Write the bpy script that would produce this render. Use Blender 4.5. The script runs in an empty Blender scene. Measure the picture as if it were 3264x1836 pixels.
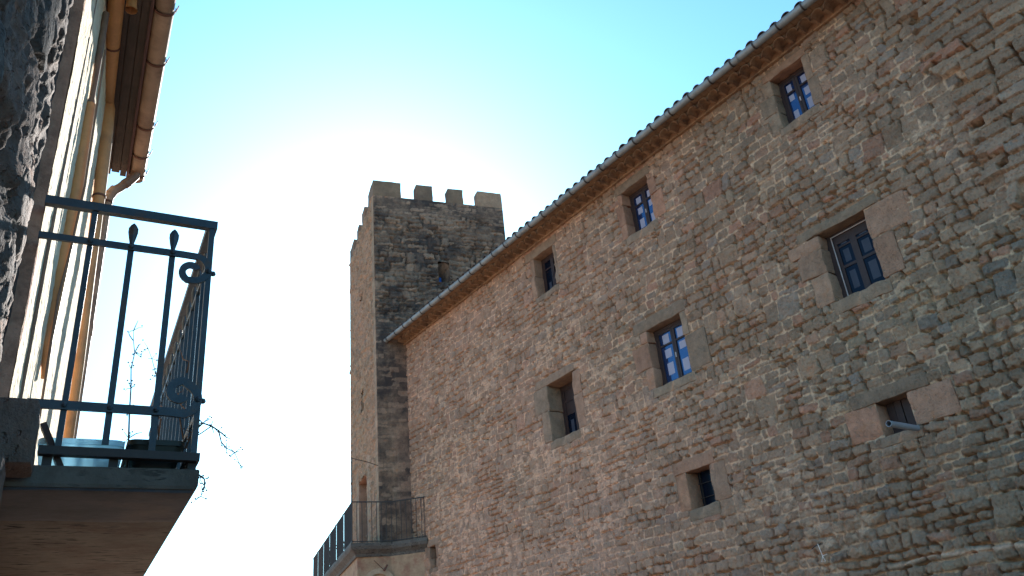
import bpy, bmesh, math, random
import numpy as np
from mathutils import Vector, Matrix
R = math.radians
random.seed(7)
sc = bpy.context.scene
col = sc.collection

# ------------------------------------------------------------------ camera
UP = Vector((-0.092048, -0.89144818, 0.44367478))   # image-space frame: x right, y down, z forward
AL = Vector((-0.56785644, 0.41300567, 0.71201501))
AC = Vector((0.81796469, 0.18640402, 0.54423093))
cam_d = bpy.data.cameras.new("camera")
cam = bpy.data.objects.new("camera", cam_d); col.objects.link(cam)
cam_d.sensor_width = 36.0
cam_d.lens = 2598.0 / 3264.0 * 36.0
cam_d.clip_start = 0.05
cam_d.clip_end = 3000.0
cam.matrix_world = Matrix((
    (AC[0], -AC[1], -AC[2], 0.0),
    (AL[0], -AL[1], -AL[2], 0.0),
    (UP[0], -UP[1], -UP[2], 1.6),
    (0, 0, 0, 1)))
sc.camera = cam

# ------------------------------------------------------------------ sky, sun, exposure
SUN_EL = R(26.5)
SUN_AZ = math.atan(0.508)            # clockwise from +Y
world = bpy.data.worlds.new("World"); sc.world = world
world.use_nodes = True
wn = world.node_tree; wn.nodes.clear()
sky = wn.nodes.new("ShaderNodeTexSky"); sky.sky_type = 'NISHITA'
sky.sun_disc = False
sky.sun_elevation = SUN_EL
sky.sun_rotation = SUN_AZ
sky.altitude = 400.0
sky.air_density = 1.0
sky.dust_density = 0.6
sky.ozone_density = 4.0
bg = wn.nodes.new("ShaderNodeBackground"); bg.inputs["Strength"].default_value = 0.12
wo = wn.nodes.new("ShaderNodeOutputWorld")
tint = wn.nodes.new("ShaderNodeMix"); tint.data_type = 'RGBA'; tint.blend_type = 'MULTIPLY'   # the photograph's cool white balance
tint.inputs[0].default_value = 1.0; tint.inputs[7].default_value = (0.64, 1.0, 1.0, 1)
wn.links.new(sky.outputs[0], tint.inputs[6]); wn.links.new(tint.outputs[2], bg.inputs[0]); wn.links.new(bg.outputs[0], wo.inputs[0])
sd = bpy.data.lights.new("sun", 'SUN'); sd.energy = 5.0; sd.angle = R(0.5); sd.color = (1.0, 0.96, 0.90)
sun = bpy.data.objects.new("sun", sd); col.objects.link(sun)
sdir = Vector((math.cos(SUN_EL) * math.sin(SUN_AZ), math.cos(SUN_EL) * math.cos(SUN_AZ), math.sin(SUN_EL)))
sun.rotation_euler = sdir.to_track_quat('Z', 'Y').to_euler()
sun.location = (30, 60, 40)
sc.view_settings.view_transform = 'Standard'
sc.view_settings.look = 'None'
sc.view_settings.gamma = 1.0
sc.view_settings.exposure = 1.63
try:
    sc.cycles.max_bounces = 8; sc.cycles.diffuse_bounces = 4; sc.cycles.use_denoising = True
except Exception:
    pass

# ------------------------------------------------------------------ numpy noise
def _hash(ix, iy, seed):
    h = (ix.astype(np.int64) * 374761393 + iy.astype(np.int64) * 668265263 + seed * 1442695041) & 0xFFFFFFFF
    h = ((h ^ (h >> 13)) * 1274126177) & 0xFFFFFFFF
    h = (h ^ (h >> 16)) & 0xFFFFFFFF
    return h.astype(np.float64) / 4294967295.0
def vnoise(x, y, seed=0):
    x0 = np.floor(x); y0 = np.floor(y)
    fx = x - x0; fy = y - y0
    fx = fx * fx * (3 - 2 * fx); fy = fy * fy * (3 - 2 * fy)
    a = _hash(x0, y0, seed); b = _hash(x0 + 1, y0, seed); c = _hash(x0, y0 + 1, seed); d = _hash(x0 + 1, y0 + 1, seed)
    return ((a * (1 - fx) + b * fx) * (1 - fy) + (c * (1 - fx) + d * fx) * fy) * 2 - 1
def fbm(x, y, seed=0, oct=4):
    s = 0; a = 0.5
    for o in range(oct):
        s = s + a * vnoise(x * 2 ** o + 13.7 * o, y * 2 ** o - 7.3 * o, seed + o); a *= 0.5
    return s
def sstep(a, b, x):
    t = np.clip((x - a) / (b - a), 0, 1); return t * t * (3 - 2 * t)

# ------------------------------------------------------------------ object helpers
def tag(o, label=None, cat=None, group=None, kind=None):
    if label: o["label"] = label
    if cat: o["category"] = cat
    if group: o["group"] = group
    if kind: o["kind"] = kind
    return o
def empty(name, loc=(0, 0, 0), rz=0.0, parent=None):
    o = bpy.data.objects.new(name, None); col.objects.link(o)
    o.location = loc; o.rotation_euler = (0, 0, rz)
    o.empty_display_size = 0.2
    if parent: o.parent = parent
    return o

class MB:
    """collects pieces and links them as ONE mesh object"""
    def __init__(s): s.v = []; s.f = []; s.c = []; s.m = []; s.cur = (1, .5, .5, 0); s.mi = 0
    def _add(s, vs, fs):
        n = len(s.v); s.v += [tuple(p) for p in vs]; s.c += [s.cur] * len(vs)
        s.f += [tuple(i + n for i in f) for f in fs]; s.m += [s.mi] * len(fs)
    def box(s, x0, x1, y0, y1, z0, z1):
        s._add([(x0, y0, z0), (x1, y0, z0), (x1, y1, z0), (x0, y1, z0), (x0, y0, z1), (x1, y0, z1), (x1, y1, z1), (x0, y1, z1)],
               [(0, 3, 2, 1), (4, 5, 6, 7), (0, 1, 5, 4), (1, 2, 6, 5), (2, 3, 7, 6), (3, 0, 4, 7)])
        return s
    def prism(s, poly, axis, a, b):
        n = len(poly)
        def P(p, t):
            return (t, p[0], p[1]) if axis == 0 else ((p[0], t, p[1]) if axis == 1 else (p[0], p[1], t))
        vs = [P(p, a) for p in poly] + [P(p, b) for p in poly]
        fs = [tuple(range(n)), tuple(range(2 * n - 1, n - 1, -1))] + [(i, n + i, n + (i + 1) % n, (i + 1) % n) for i in range(n)]
        s._add(vs, fs); return s
    def tube(s, pts, r, n=8, cap=True, flat=None):
        """sweep; r number or list; flat=(w,h,upvec) gives a rectangular bar"""
        pts = [Vector(p) for p in pts]; k = len(pts)
        rs = r if isinstance(r, (list, tuple)) else [r] * k
        vs = []; up = Vector((0, 0, 1)) if flat is None else Vector(flat[2]); prev = None
        for i, p in enumerate(pts):
            d = (pts[min(i + 1, k - 1)] - pts[max(i - 1, 0)]).normalized()
            if flat is None:
                a = prev if prev else (Vector((0, 0, 1)) if abs(d.z) < .9 else Vector((1, 0, 0)))
                x = (a - d * a.dot(d))
                if x.length < 1e-5: x = Vector((0, 1, 0)) - d * d.y
                x.normalize(); y = d.cross(x); prev = x
                for j in range(n):
                    t = 2 * math.pi * j / n; vs.append(p + x * (rs[i] * math.cos(t)) + y * (rs[i] * math.sin(t)))
            else:
                u = up - d * up.dot(d); u.normalize(); w = d.cross(u); a, b = flat[0] / 2, flat[1] / 2
                for sx, sy in ((-1, -1), (1, -1), (1, 1), (-1, 1)): vs.append(p + w * (a * sx) + u * (b * sy))
        if flat is not None: n = 4
        fs = []
        for i in range(k - 1):
            for j in range(n):
                fs.append((i * n + j, i * n + (j + 1) % n, (i + 1) * n + (j + 1) % n, (i + 1) * n + j))
        if cap: fs += [tuple(range(n - 1, -1, -1)), tuple((k - 1) * n + j for j in range(n))]
        s._add(vs, fs); return s
    def ball(s, c, r, n=8, sz=1.0):
        vs = []; m = n // 2
        for i in range(m + 1):
            ph = math.pi * i / m
            for j in range(n):
                t = 2 * math.pi * j / n
                vs.append((c[0] + r * math.sin(ph) * math.cos(t), c[1] + r * math.sin(ph) * math.sin(t), c[2] + r * sz * math.cos(ph)))
        s._add(vs, [(i * n + j, i * n + (j + 1) % n, (i + 1) * n + (j + 1) % n, (i + 1) * n + j) for i in range(m) for j in range(n)])
        return s
    def block(s, x0, x1, y0, y1, z0, z1, seg=.09, bev=.014, jit=.006, seed=0):
        """a hewn stone: subdivided box, rounded arrises, uneven faces"""
        bm = bmesh.new(); bmesh.ops.create_cube(bm, size=1)
        for v in bm.verts:
            v.co = Vector(((x0 + x1) / 2 + v.co.x * (x1 - x0), (y0 + y1) / 2 + v.co.y * (y1 - y0), (z0 + z1) / 2 + v.co.z * (z1 - z0)))
        for ax, (a, b) in enumerate(((x0, x1), (y0, y1), (z0, z1))):
            nn = max(1, min(14, int((b - a) / seg)))
            for i in range(1, nn):
                no = [0, 0, 0]; no[ax] = 1; co = [0, 0, 0]; co[ax] = a + (b - a) * i / nn
                bmesh.ops.bisect_plane(bm, geom=bm.verts[:] + bm.edges[:] + bm.faces[:], plane_co=co, plane_no=no)
        ed = [e for e in bm.edges if len(e.link_faces) == 2 and e.calc_face_angle(0) > .5]
        b = min(bev, (x1 - x0) / 4, (y1 - y0) / 4, (z1 - z0) / 4)
        bmesh.ops.bevel(bm, geom=ed, offset=b, segments=2, profile=.6, affect='EDGES')
        bm.verts.ensure_lookup_table(); bm.verts.index_update()
        co = np.array([v.co[:] for v in bm.verts])
        q = 5.0
        for ax in range(3):
            o = [(1, 2), (0, 2), (0, 1)][ax]
            co[:, ax] += jit * 2 * fbm(co[:, o[0]] * q + seed * 3.1 + co[:, ax], co[:, o[1]] * q + ax * 9.7, 31 + seed, 3)
        vs = [tuple(c) for c in co]; fs = [tuple(v.index for v in f.verts) for f in bm.faces]
        bm.free(); s._add(vs, fs); return s
    def build(s, name, mats, parent=None, smooth=False, loc=None, rz=0.0, angle=40):
        me = bpy.data.meshes.new(name); me.from_pydata(s.v, [], s.f)
        if not isinstance(mats, (list, tuple)): mats = [mats]
        for m in mats: me.materials.append(m)
        if any(s.m): me.polygons.foreach_set("material_index", s.m)
        at = me.color_attributes.new("mas", 'FLOAT_COLOR', 'POINT')
        at.data.foreach_set("color", np.array(s.c, dtype=np.float32).ravel())
        me.validate(); me.update()
        bm = bmesh.new(); bm.from_mesh(me); bmesh.ops.recalc_face_normals(bm, faces=bm.faces); bm.to_mesh(me); bm.free()
        if smooth:
            me.polygons.foreach_set("use_smooth", [True] * len(me.polygons))
            try: me.set_sharp_from_angle(angle=R(angle))
            except Exception: pass
        o = bpy.data.objects.new(name, me); col.objects.link(o)
        if parent: o.parent = parent
        if loc is not None: o.location = loc
        o.rotation_euler = (0, 0, rz)
        return o

def sheet(name, P, C, mat, parent=None, mask=None, smooth=True, flip=False):
    """numpy grid (ny,nz,3) to one mesh; mask (ny-1,nz-1) True keeps the face"""
    ny, nz = P.shape[:2]
    idx = np.arange(ny * nz).reshape(ny, nz)
    q = np.stack([idx[:-1, :-1], idx[1:, :-1], idx[1:, 1:], idx[:-1, 1:]], -1)
    if flip: q = q[..., ::-1]
    q = q.reshape(-1, 4)
    if mask is not None: q = q[mask.ravel()]
    me = bpy.data.meshes.new(name)
    me.vertices.add(ny * nz); me.vertices.foreach_set("co", P.astype(np.float32).ravel())
    nf = len(q); me.loops.add(nf * 4); me.loops.foreach_set("vertex_index", q.astype(np.int32).ravel())
    me.polygons.add(nf); me.polygons.foreach_set("loop_start", np.arange(0, nf * 4, 4, dtype=np.int32))
    try: me.polygons.foreach_set("loop_total", np.full(nf, 4, dtype=np.int32))
    except Exception: pass
    me.materials.append(mat)
    at = me.color_attributes.new("mas", 'FLOAT_COLOR', 'POINT')
    at.data.foreach_set("color", C.astype(np.float32).ravel())
    me.update(calc_edges=True)
    if smooth: me.polygons.foreach_set("use_smooth", np.ones(nf, dtype=bool))
    me.validate()
    o = bpy.data.objects.new(name, me); col.objects.link(o)
    if parent: o.parent = parent
    return o

def stone_rects(a0, a1, b0, b1, rng, band=(.3, .48), cell=(.4, 1.1), rows=(1, 2, 3), rp=(.15, .6, .25), ln=(.18, .5)):
    """irregular coursed rubble: bands, cells in a band, courses in a cell"""
    out = []; b = b0
    while b < b1:
        h = rng.uniform(*band); a = a0 - rng.uniform(0, .5)
        while a < a1:
            w = rng.uniform(*cell); k = rng.choice(rows, p=rp)
            cuts = np.sort(rng.uniform(.9, 1.1, k)); hs = rng.uniform(.75, 1.25, k); hs = hs / hs.sum() * h
            z = b
            for r in range(k):
                y = a
                while y < a + w - .01:
                    l = rng.uniform(*ln) * (1.25 if k == 1 else 1.0)
                    if a + w - (y + l) < ln[0] * .7: l = a + w - y
                    out.append((y, y + l, z, z + hs[r])); y += l
                z += hs[r]
            a += w
        b += h
    return out

def masonry(A, B, rects, rng, seed, gap=.016, relief=.03, warp=.05, corner=(.02, .06), edge=.014, rough=.01, tilt=.05,
            prof=.035, crack=.05, crack_t=.15, lift=None, rot=.04, lean=0.0):
    """height field of rubble on the grid A (along), B (up). returns H, S, R1, R2"""
    a = A[:, 0]; b = B[0, :]
    wa = A + warp * vnoise(A * .8, B * .8, seed) + .022 * vnoise(A * 4, B * 4, seed + 1)
    wb = B + warp * vnoise(A * .55, B * .9, seed + 2) + .016 * vnoise(A * 4, B * 4, seed + 3)
    en = edge * (vnoise(A * 11, B * 11, seed + 4) + .6 * vnoise(A * 25, B * 25, seed + 5))
    D = np.full(A.shape, -1.0); Hh = np.zeros(A.shape); R1 = np.full(A.shape, .5); R2 = np.full(A.shape, .5)
    pad = warp + .06
    for (y0, y1, z0, z1) in rects:
        i0 = np.searchsorted(a, y0 - pad); i1 = np.searchsorted(a, y1 + pad)
        j0 = np.searchsorted(b, z0 - pad); j1 = np.searchsorted(b, z1 + pad)
        if i1 <= i0 or j1 <= j0: continue
        sl = (slice(i0, i1), slice(j0, j1))
        cy, cz = (y0 + y1) / 2, (z0 + z1) / 2
        hx = (y1 - y0) / 2 - gap / 2 - rng.uniform(0, .007); hz = (z1 - z0) / 2 - gap / 2 - rng.uniform(0, .006)
        t = rng.normal(0, rot); u = wa[sl] - cy; w = wb[sl] - cz
        u, w = u + w * rng.normal(0, .12), w + u * t
        r = min(rng.uniform(*corner), hx * .9, hz * .9)
        qx = np.abs(u) - hx + r; qz = np.abs(w) - hz + r
        d = r - np.hypot(np.maximum(qx, 0), np.maximum(qz, 0)) - np.minimum(np.maximum(qx, qz), 0) + en[sl]
        base = rng.normal(0, relief * .28)
        if lift is not None: base += lift(cy, cz)
        h = base + u * rng.normal(0, tilt) + w * rng.normal(lean, tilt) + relief * sstep(0, prof, d)
        m = d > D[sl]
        D[sl] = np.where(m, d, D[sl]); Hh[sl] = np.where(m, h, Hh[sl])
        R1[sl] = np.where(m, rng.random(), R1[sl]); R2[sl] = np.where(m, rng.random(), R2[sl])
    S = sstep(-.006, .006, D)
    mort = relief * .35 + .006 * fbm(A * 9, B * 9, seed + 6)
    ck = sstep(crack_t, crack_t + .12, vnoise(A * 3.1, B * 3.1, seed + 8) * .6 + vnoise(A * 9, B * 9, seed + 9) * .4)
    mort = mort - crack * ck
    H = mort * (1 - S) + np.maximum(Hh, mort - .01) * S
    H = H + (rough * fbm(A * 14, B * 14, seed + 10, 3) + .4 * rough * vnoise(A * 37, B * 37, seed + 12)) * (.4 + .6 * S) + .012 * fbm(A * 1.1, B * 1.1, seed + 11, 2)
    return H, S, R1, R2, D

# ------------------------------------------------------------------ materials
def newmat(name):
    m = bpy.data.materials.new(name); m.use_nodes = True
    nt = m.node_tree; nt.nodes.clear()
    out = nt.nodes.new("ShaderNodeOutputMaterial"); b = nt.nodes.new("ShaderNodeBsdfPrincipled")
    nt.links.new(b.outputs[0], out.inputs[0]); return m, nt, b
def N(nt, t, **kw):
    n = nt.nodes.new(t)
    for k, v in kw.items(): setattr(n, k, v)
    return n
def noise(nt, vec, scale, detail=4, rough=.6, dist=0.0):
    n = N(nt, "ShaderNodeTexNoise"); n.inputs["Scale"].default_value = scale; n.inputs["Detail"].default_value = detail
    n.inputs["Roughness"].default_value = rough; n.inputs["Distortion"].default_value = dist
    if vec is not None: nt.links.new(vec, n.inputs["Vector"])
    return n.outputs["Fac"]
def ramp(nt, fac, stops, interp='LINEAR'):
    r = N(nt, "ShaderNodeValToRGB"); cr = r.color_ramp; cr.interpolation = interp
    while len(cr.elements) > 1: cr.elements.remove(cr.elements[-1])
    for i, (p, c) in enumerate(stops):
        e = cr.elements[0] if i == 0 else cr.elements.new(p)
        e.position = p; e.color = (c[0], c[1], c[2], 1) if isinstance(c, (tuple, list)) else (c, c, c, 1)
    nt.links.new(fac, r.inputs[0]); return r.outputs[0]
def mix(nt, fac, a, b, mode='MIX'):
    n = N(nt, "ShaderNodeMix", data_type='RGBA', blend_type=mode)
    for s, v in ((0, fac), (6, a), (7, b)):
        if hasattr(v, "is_linked"): nt.links.new(v, n.inputs[s])
        else: n.inputs[s].default_value = v if s == 0 else ((v[0], v[1], v[2], 1) if isinstance(v, (tuple, list)) else (v, v, v, 1))
    return n.outputs[2]
def mth(nt, op, a, b=None):
    n = N(nt, "ShaderNodeMath", operation=op)
    for i, v in enumerate((a, b)):
        if v is None: continue
        if hasattr(v, "is_linked"): nt.links.new(v, n.inputs[i])
        else: n.inputs[i].default_value = v
    return n.outputs[0]
def bump(nt, b, h, strength=.5, dist=.01):
    n = N(nt, "ShaderNodeBump"); n.inputs["Strength"].default_value = strength; n.inputs["Distance"].default_value = dist
    nt.links.new(h, n.inputs["Height"]); nt.links.new(n.outputs[0], b.inputs["Normal"])
def coords(nt):
    return N(nt, "ShaderNodeTexCoord").outputs["Object"]

def wb(c): return (min(.85, c[0] * 1.42), c[1] * 1.1, c[2])
def stone_mat(name, stops, mortar, mortar_pink, pink, speck=(.55, .46, .36), speck_amt=.5, dark=None, dark_amt=0.0, pits=.4, gain=(1, 1, 1)):
    stops = [(p_, tuple(x * g_ for x, g_ in zip(wb(c_), gain))) for p_, c_ in stops]
    mortar, mortar_pink, pink, speck = wb(mortar), wb(mortar_pink), wb(pink), wb(speck)
    if dark is not None: dark = wb(dark)
    m, nt, b = newmat(name); co = coords(nt)
    at = N(nt, "ShaderNodeAttribute"); at.attribute_name = "mas"
    sp = N(nt, "ShaderNodeSeparateColor"); nt.links.new(at.outputs["Color"], sp.inputs[0])
    S, r1, r2, P = sp.outputs[0], sp.outputs[1], sp.outputs[2], at.outputs["Alpha"]
    st = ramp(nt, r1, stops)
    n1 = noise(nt, co, 2.2, 5, .6); n2 = noise(nt, co, 22, 5, .65); n3 = noise(nt, co, 75, 3, .6)
    st = mix(nt, 1.0, st, ramp(nt, r2, [(0, .76), (1, 1.2)]), 'MULTIPLY')
    st = mix(nt, ramp(nt, n2, [(.42, 0), (.75, .55)]), st, mix(nt, 1.0, st, (1.35, 1.15, .95), 'MULTIPLY'))
    # rusty and olive patches inside some stones
    pn = noise(nt, co, 6, 3, .6)
    st = mix(nt, mth(nt, 'MULTIPLY', ramp(nt, pn, [(.58, 0), (.7, 1)]), ramp(nt, r2, [(.55, 0), (.8, .7)])), st, (.42, .17, .08))
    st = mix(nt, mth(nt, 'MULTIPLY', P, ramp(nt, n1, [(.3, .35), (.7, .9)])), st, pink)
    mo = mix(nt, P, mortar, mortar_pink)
    mo = mix(nt, 1.0, mo, ramp(nt, n2, [(.25, .72), (.75, 1.2)]), 'MULTIPLY')
    # mortar smeared over some stones
    sm = mth(nt, 'MULTIPLY', ramp(nt, noise(nt, co, 3.4, 6, .7), [(.52, 0), (.66, 1)]), mth(nt, 'ADD', mth(nt, 'MULTIPLY', P, .6), .1))
    S2 = mth(nt, 'MULTIPLY', S, mth(nt, 'SUBTRACT', 1.0, mth(nt, 'MULTIPLY', sm, .75)))
    c = mix(nt, S2, mo, st)
    c = mix(nt, 1.0, c, ramp(nt, noise(nt, co, 4.5, 6, .7), [(.3, .74), (.7, 1.2)]), 'MULTIPLY')
    # pale lime specks
    sk = mth(nt, 'MULTIPLY', ramp(nt, noise(nt, co, 26, 6, .75), [(.6, 0), (.68, 1)]), ramp(nt, noise(nt, co, 1.1, 3), [(.42, 0), (.58, speck_amt)]))
    c = mix(nt, sk, c, speck)
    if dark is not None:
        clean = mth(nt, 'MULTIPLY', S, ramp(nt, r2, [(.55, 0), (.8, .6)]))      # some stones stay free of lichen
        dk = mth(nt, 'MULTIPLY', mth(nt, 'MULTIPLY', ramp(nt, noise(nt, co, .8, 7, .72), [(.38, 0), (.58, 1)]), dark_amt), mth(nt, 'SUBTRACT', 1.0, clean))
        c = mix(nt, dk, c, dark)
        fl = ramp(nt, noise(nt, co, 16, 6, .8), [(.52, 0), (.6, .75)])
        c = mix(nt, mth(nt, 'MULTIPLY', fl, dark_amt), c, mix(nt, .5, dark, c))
    c = mix(nt, 1.0, c, ramp(nt, n3, [(.2, .82), (.8, 1.15)]), 'MULTIPLY')
    nt.links.new(c, b.inputs["Base Color"]); b.inputs["Roughness"].default_value = .93
    try: b.inputs["Specular IOR Level"].default_value = .2
    except Exception: pass
    pit = ramp(nt, noise(nt, co, 34, 2, .5), [(.3, 0), (.42, 1)])
    h = mth(nt, 'ADD', mth(nt, 'MULTIPLY', n2, .7), mth(nt, 'ADD', mth(nt, 'MULTIPLY', n3, .25), mth(nt, 'MULTIPLY', pit, pits)))
    bump(nt, b, h, .9, .022)
    return m

RUB = [(0, (.165, .150, .130)), (.05, (.178, .160, .130)), (.09, (.195, .155, .112)), (.3, (.185, .148, .106)), (.5, (.205, .160, .112)), (.68, (.180, .150, .112)),
       (.84, (.200, .160, .118)), (.89, (.225, .145, .100)), (.95, (.235, .140, .100)), (1, (.215, .185, .130))]
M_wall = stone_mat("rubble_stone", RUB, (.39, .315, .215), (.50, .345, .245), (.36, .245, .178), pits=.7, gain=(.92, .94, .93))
M_dress = stone_mat("dressed_stone", [(0, (.205, .165, .115)), (.3, (.27, .185, .125)), (.55, (.30, .165, .105)), (.8, (.22, .18, .125)), (1, (.33, .19, .115))],
                    (.33, .24, .15), (.40, .25, .17), (.33, .24, .19), speck_amt=.35, pits=.6, gain=(.82, .88, .92))
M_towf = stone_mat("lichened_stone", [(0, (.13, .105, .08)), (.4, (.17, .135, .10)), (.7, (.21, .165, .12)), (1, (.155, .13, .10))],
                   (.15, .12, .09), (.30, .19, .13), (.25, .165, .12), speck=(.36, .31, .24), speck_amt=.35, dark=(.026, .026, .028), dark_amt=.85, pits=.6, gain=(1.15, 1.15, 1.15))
M_towl = stone_mat("tower_side_stone", [(0, (.15, .13, .10)), (.4, (.21, .175, .13)), (.7, (.255, .20, .15)), (1, (.165, .15, .12))],
                   (.32, .23, .155), (.38, .25, .17), (.34, .22, .155), speck=(.55, .43, .32), speck_amt=.75, pits=.6, gain=(1.0, 1.08, 1.0))
M_merl = stone_mat("merlon_stone", [(0, (.20, .165, .115)), (1, (.24, .19, .135))], (.2, .16, .11), (.2, .16, .11), (.2, .16, .11),
                   speck_amt=.1, dark=(.06, .05, .042), dark_amt=.5, pits=.3)
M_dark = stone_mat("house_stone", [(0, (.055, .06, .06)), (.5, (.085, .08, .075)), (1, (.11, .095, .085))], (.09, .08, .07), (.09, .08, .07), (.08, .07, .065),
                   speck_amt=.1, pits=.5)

def plain(name, c, rough=.7, var=.25, scale=14, metal=0.0, bmp=.25, bd=.004, c2=None, thr=(.5, .65), spec=.4, raw=False):
    if not raw: c = wb(c); c2 = wb(c2) if c2 is not None else None
    m, nt, b = newmat(name); co = coords(nt)
    n1 = noise(nt, co, scale, 6, .65)
    cc = mix(nt, 1.0, c, ramp(nt, n1, [(.2, 1 - var), (.8, 1 + var)]), 'MULTIPLY')
    if c2 is not None:
        cc = mix(nt, ramp(nt, noise(nt, co, scale * .45, 6, .7), [(thr[0], 0), (thr[1], 1)]), cc, c2)
    nt.links.new(cc, b.inputs["Base Color"]); b.inputs["Roughness"].default_value = rough; b.inputs["Metallic"].default_value = metal
    try: b.inputs["Specular IOR Level"].default_value = spec
    except Exception: pass
    if bmp: bump(nt, b, noise(nt, co, scale * 3, 4, .6), bmp, bd)
    return m
M_plaster = plain("lime_render", (.80, .68, .50), .95, .2, 9, bmp=1.0, bd=.02, c2=(.70, .57, .40), spec=.1, raw=True)
M_orender = plain("ochre_render", (.26, .20, .135), .95, .35, 5, bmp=.6, bd=.012, c2=(.20, .12, .085), spec=.1)
M_pink = plain("pink_render", (.30, .20, .15), .95, .35, 12, bmp=.7, bd=.012, c2=(.16, .11, .085), spec=.1)
M_ochre = plain("ochre_ceramic", (.44, .26, .11), .6, .22, 7, bmp=.15, c2=(.32, .19, .09))
M_copper = plain("weathered_gutter", (.27, .215, .155), .6, .3, 6, bmp=.12, c2=(.15, .11, .08))
M_zinc = plain("zinc_gutter", (.25, .255, .25), .5, .22, 4, metal=.2, bmp=.08, c2=(.16, .165, .165), raw=True)
M_iron = plain("dark_iron", (.028, .026, .026), .6, .3, 20, bmp=.2)
M_rust = plain("rusty_iron", (.10, .05, .035), .8, .3, 20, bmp=.2)
M_paint = plain("blue_green_paint", (.024, .046, .066), .5, .35, 16, bmp=.35, c2=(.055, .045, .035), thr=(.55, .66))
M_wood = plain("dark_brown_wood", (.030, .018, .016), .6, .35, 9, bmp=.3)
M_board = plain("soffit_boards", (.055, .048, .042), .8, .35, 8, bmp=.4)
M_brown = plain("brown_clay", (.15, .115, .085), .75, .3, 9, bmp=.2)
M_cream = plain("cream_render", (.30, .26, .19), .95, .3, 8, bmp=.5, bd=.01, spec=.1)
M_fascia = plain("red_brown_board", (.075, .042, .038), .75, .3, 9, bmp=.3)
M_tile = plain("clay_tile", (.20, .145, .085), .9, .4, 6, bmp=.5, bd=.008, c2=(.105, .075, .05))
M_rooft = plain("roof_tile", (.09, .07, .055), .9, .35, 5, bmp=.5, bd=.008, c2=(.05, .05, .05))
M_slab = plain("balcony_stone", (.088, .092, .085), .9, .35, 6, bmp=.7, bd=.014, c2=(.065, .056, .05), thr=(.5, .7), spec=.15)
def _pits():
    nt = M_slab.node_tree; b = [n for n in nt.nodes if n.type == 'BSDF_PRINCIPLED'][0]; co = coords(nt)
    mp = N(nt, "ShaderNodeMapping"); mp.inputs["Scale"].default_value = (9, 40, 40); nt.links.new(co, mp.inputs[0])
    old = b.inputs["Base Color"].links[0].from_socket
    pit = mth(nt, 'MULTIPLY', ramp(nt, noise(nt, mp.outputs[0], 1.0, 3, .6), [(.57, 0), (.62, 1)]), ramp(nt, noise(nt, co, 3.0, 3), [(.40, 0), (.5, .95)]))
    nt.links.new(mix(nt, pit, old, (.018, .016, .015)), b.inputs["Base Color"])
_pits()
M_black = plain("black_plastic", (.010, .013, .016), .5, .2, 10, bmp=0)
M_dgreen = plain("dark_planter", (.012, .018, .014), .55, .25, 10, bmp=0)
M_stem = plain("dry_plant", (.085, .062, .045), .9, .3, 30, bmp=0)
M_pane_refl = plain("pale_reflection", (.26, .30, .40), .9, .08, 4, bmp=0)  # flat pale tone for the reflections painted on the blue panes
M_pvc = plain("grey_pipe", (.20, .23, .26), .45, .2, 8, bmp=0)
M_slate = plain("dim_patch", (.026, .034, .055), .6, .2, 8, bmp=0)  # dim bluish rectangles laid on the dark panes
M_slate2 = plain("stained_soffit", (.045, .05, .06), .9, .45, 5, bmp=.5, bd=.008, c2=(.085, .08, .075), thr=(.52, .72))
M_hole = plain("dark_interior", (.012, .011, .012), .9, .2, 4, bmp=0)
M_lead = plain("pale_seal", (.33, .34, .35), .6, .2, 10, bmp=0)
M_string = plain("white_string", (.62, .60, .56), .9, .1, 10, bmp=0)
M_ground = plain("street_paving", (.22, .18, .14), .9, .3, 2.5, bmp=.5, bd=.02)
def glassmat(name, tint, base, refl):
    m, nt, b = newmat(name)
    out = [n for n in nt.nodes if n.type == 'OUTPUT_MATERIAL'][0]
    co = coords(nt)
    nt.links.new(mix(nt, noise(nt, co, 2.5, 3), base, tuple(x * .55 for x in base)), b.inputs["Base Color"]); b.inputs["Roughness"].default_value = .25; b.inputs["Specular IOR Level"].default_value = .12
    g = N(nt, "ShaderNodeBsdfGlossy"); g.inputs["Roughness"].default_value = .04; g.inputs["Color"].default_value = (*tint, 1)
    ms = N(nt, "ShaderNodeMixShader"); ms.inputs[0].default_value = refl
    nt.links.new(b.outputs[0], ms.inputs[1]); nt.links.new(g.outputs[0], ms.inputs[2]); nt.links.new(ms.outputs[0], out.inputs[0])
    return m
M_gblue = glassmat("blue_glass", (.28, .40, .62), (.014, .034, .11), .20)
M_gdark = glassmat("dark_glass", (.30, .40, .6), (.005, .008, .018), .008)
M_gslit = glassmat("slit_glass", (.2, .4, .8), (.008, .05, .24), .06)
M_gdeep = glassmat("deep_glass", (.30, .42, .75), (.006, .010, .028), .05)
def translucent(name, c, t):
    m, nt, b = newmat(name); out = [n for n in nt.nodes if n.type == 'OUTPUT_MATERIAL'][0]
    co = coords(nt)
    nt.links.new(mix(nt, 1.0, c, ramp(nt, noise(nt, co, 8, 4), [(.2, .8), (.8, 1.1)]), 'MULTIPLY'), b.inputs["Base Color"]); b.inputs["Roughness"].default_value = .45
    tr = N(nt, "ShaderNodeBsdfTranslucent"); tr.inputs[0].default_value = (*t, 1)
    ms = N(nt, "ShaderNodeMixShader"); ms.inputs[0].default_value = .5
    nt.links.new(b.outputs[0], ms.inputs[1]); nt.links.new(tr.outputs[0], ms.inputs[2]); nt.links.new(ms.outputs[0], out.inputs[0])
    return m
M_tray = translucent("pale_blue_plastic", (.50, .70, .80), (.60, .85, .95))

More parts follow.
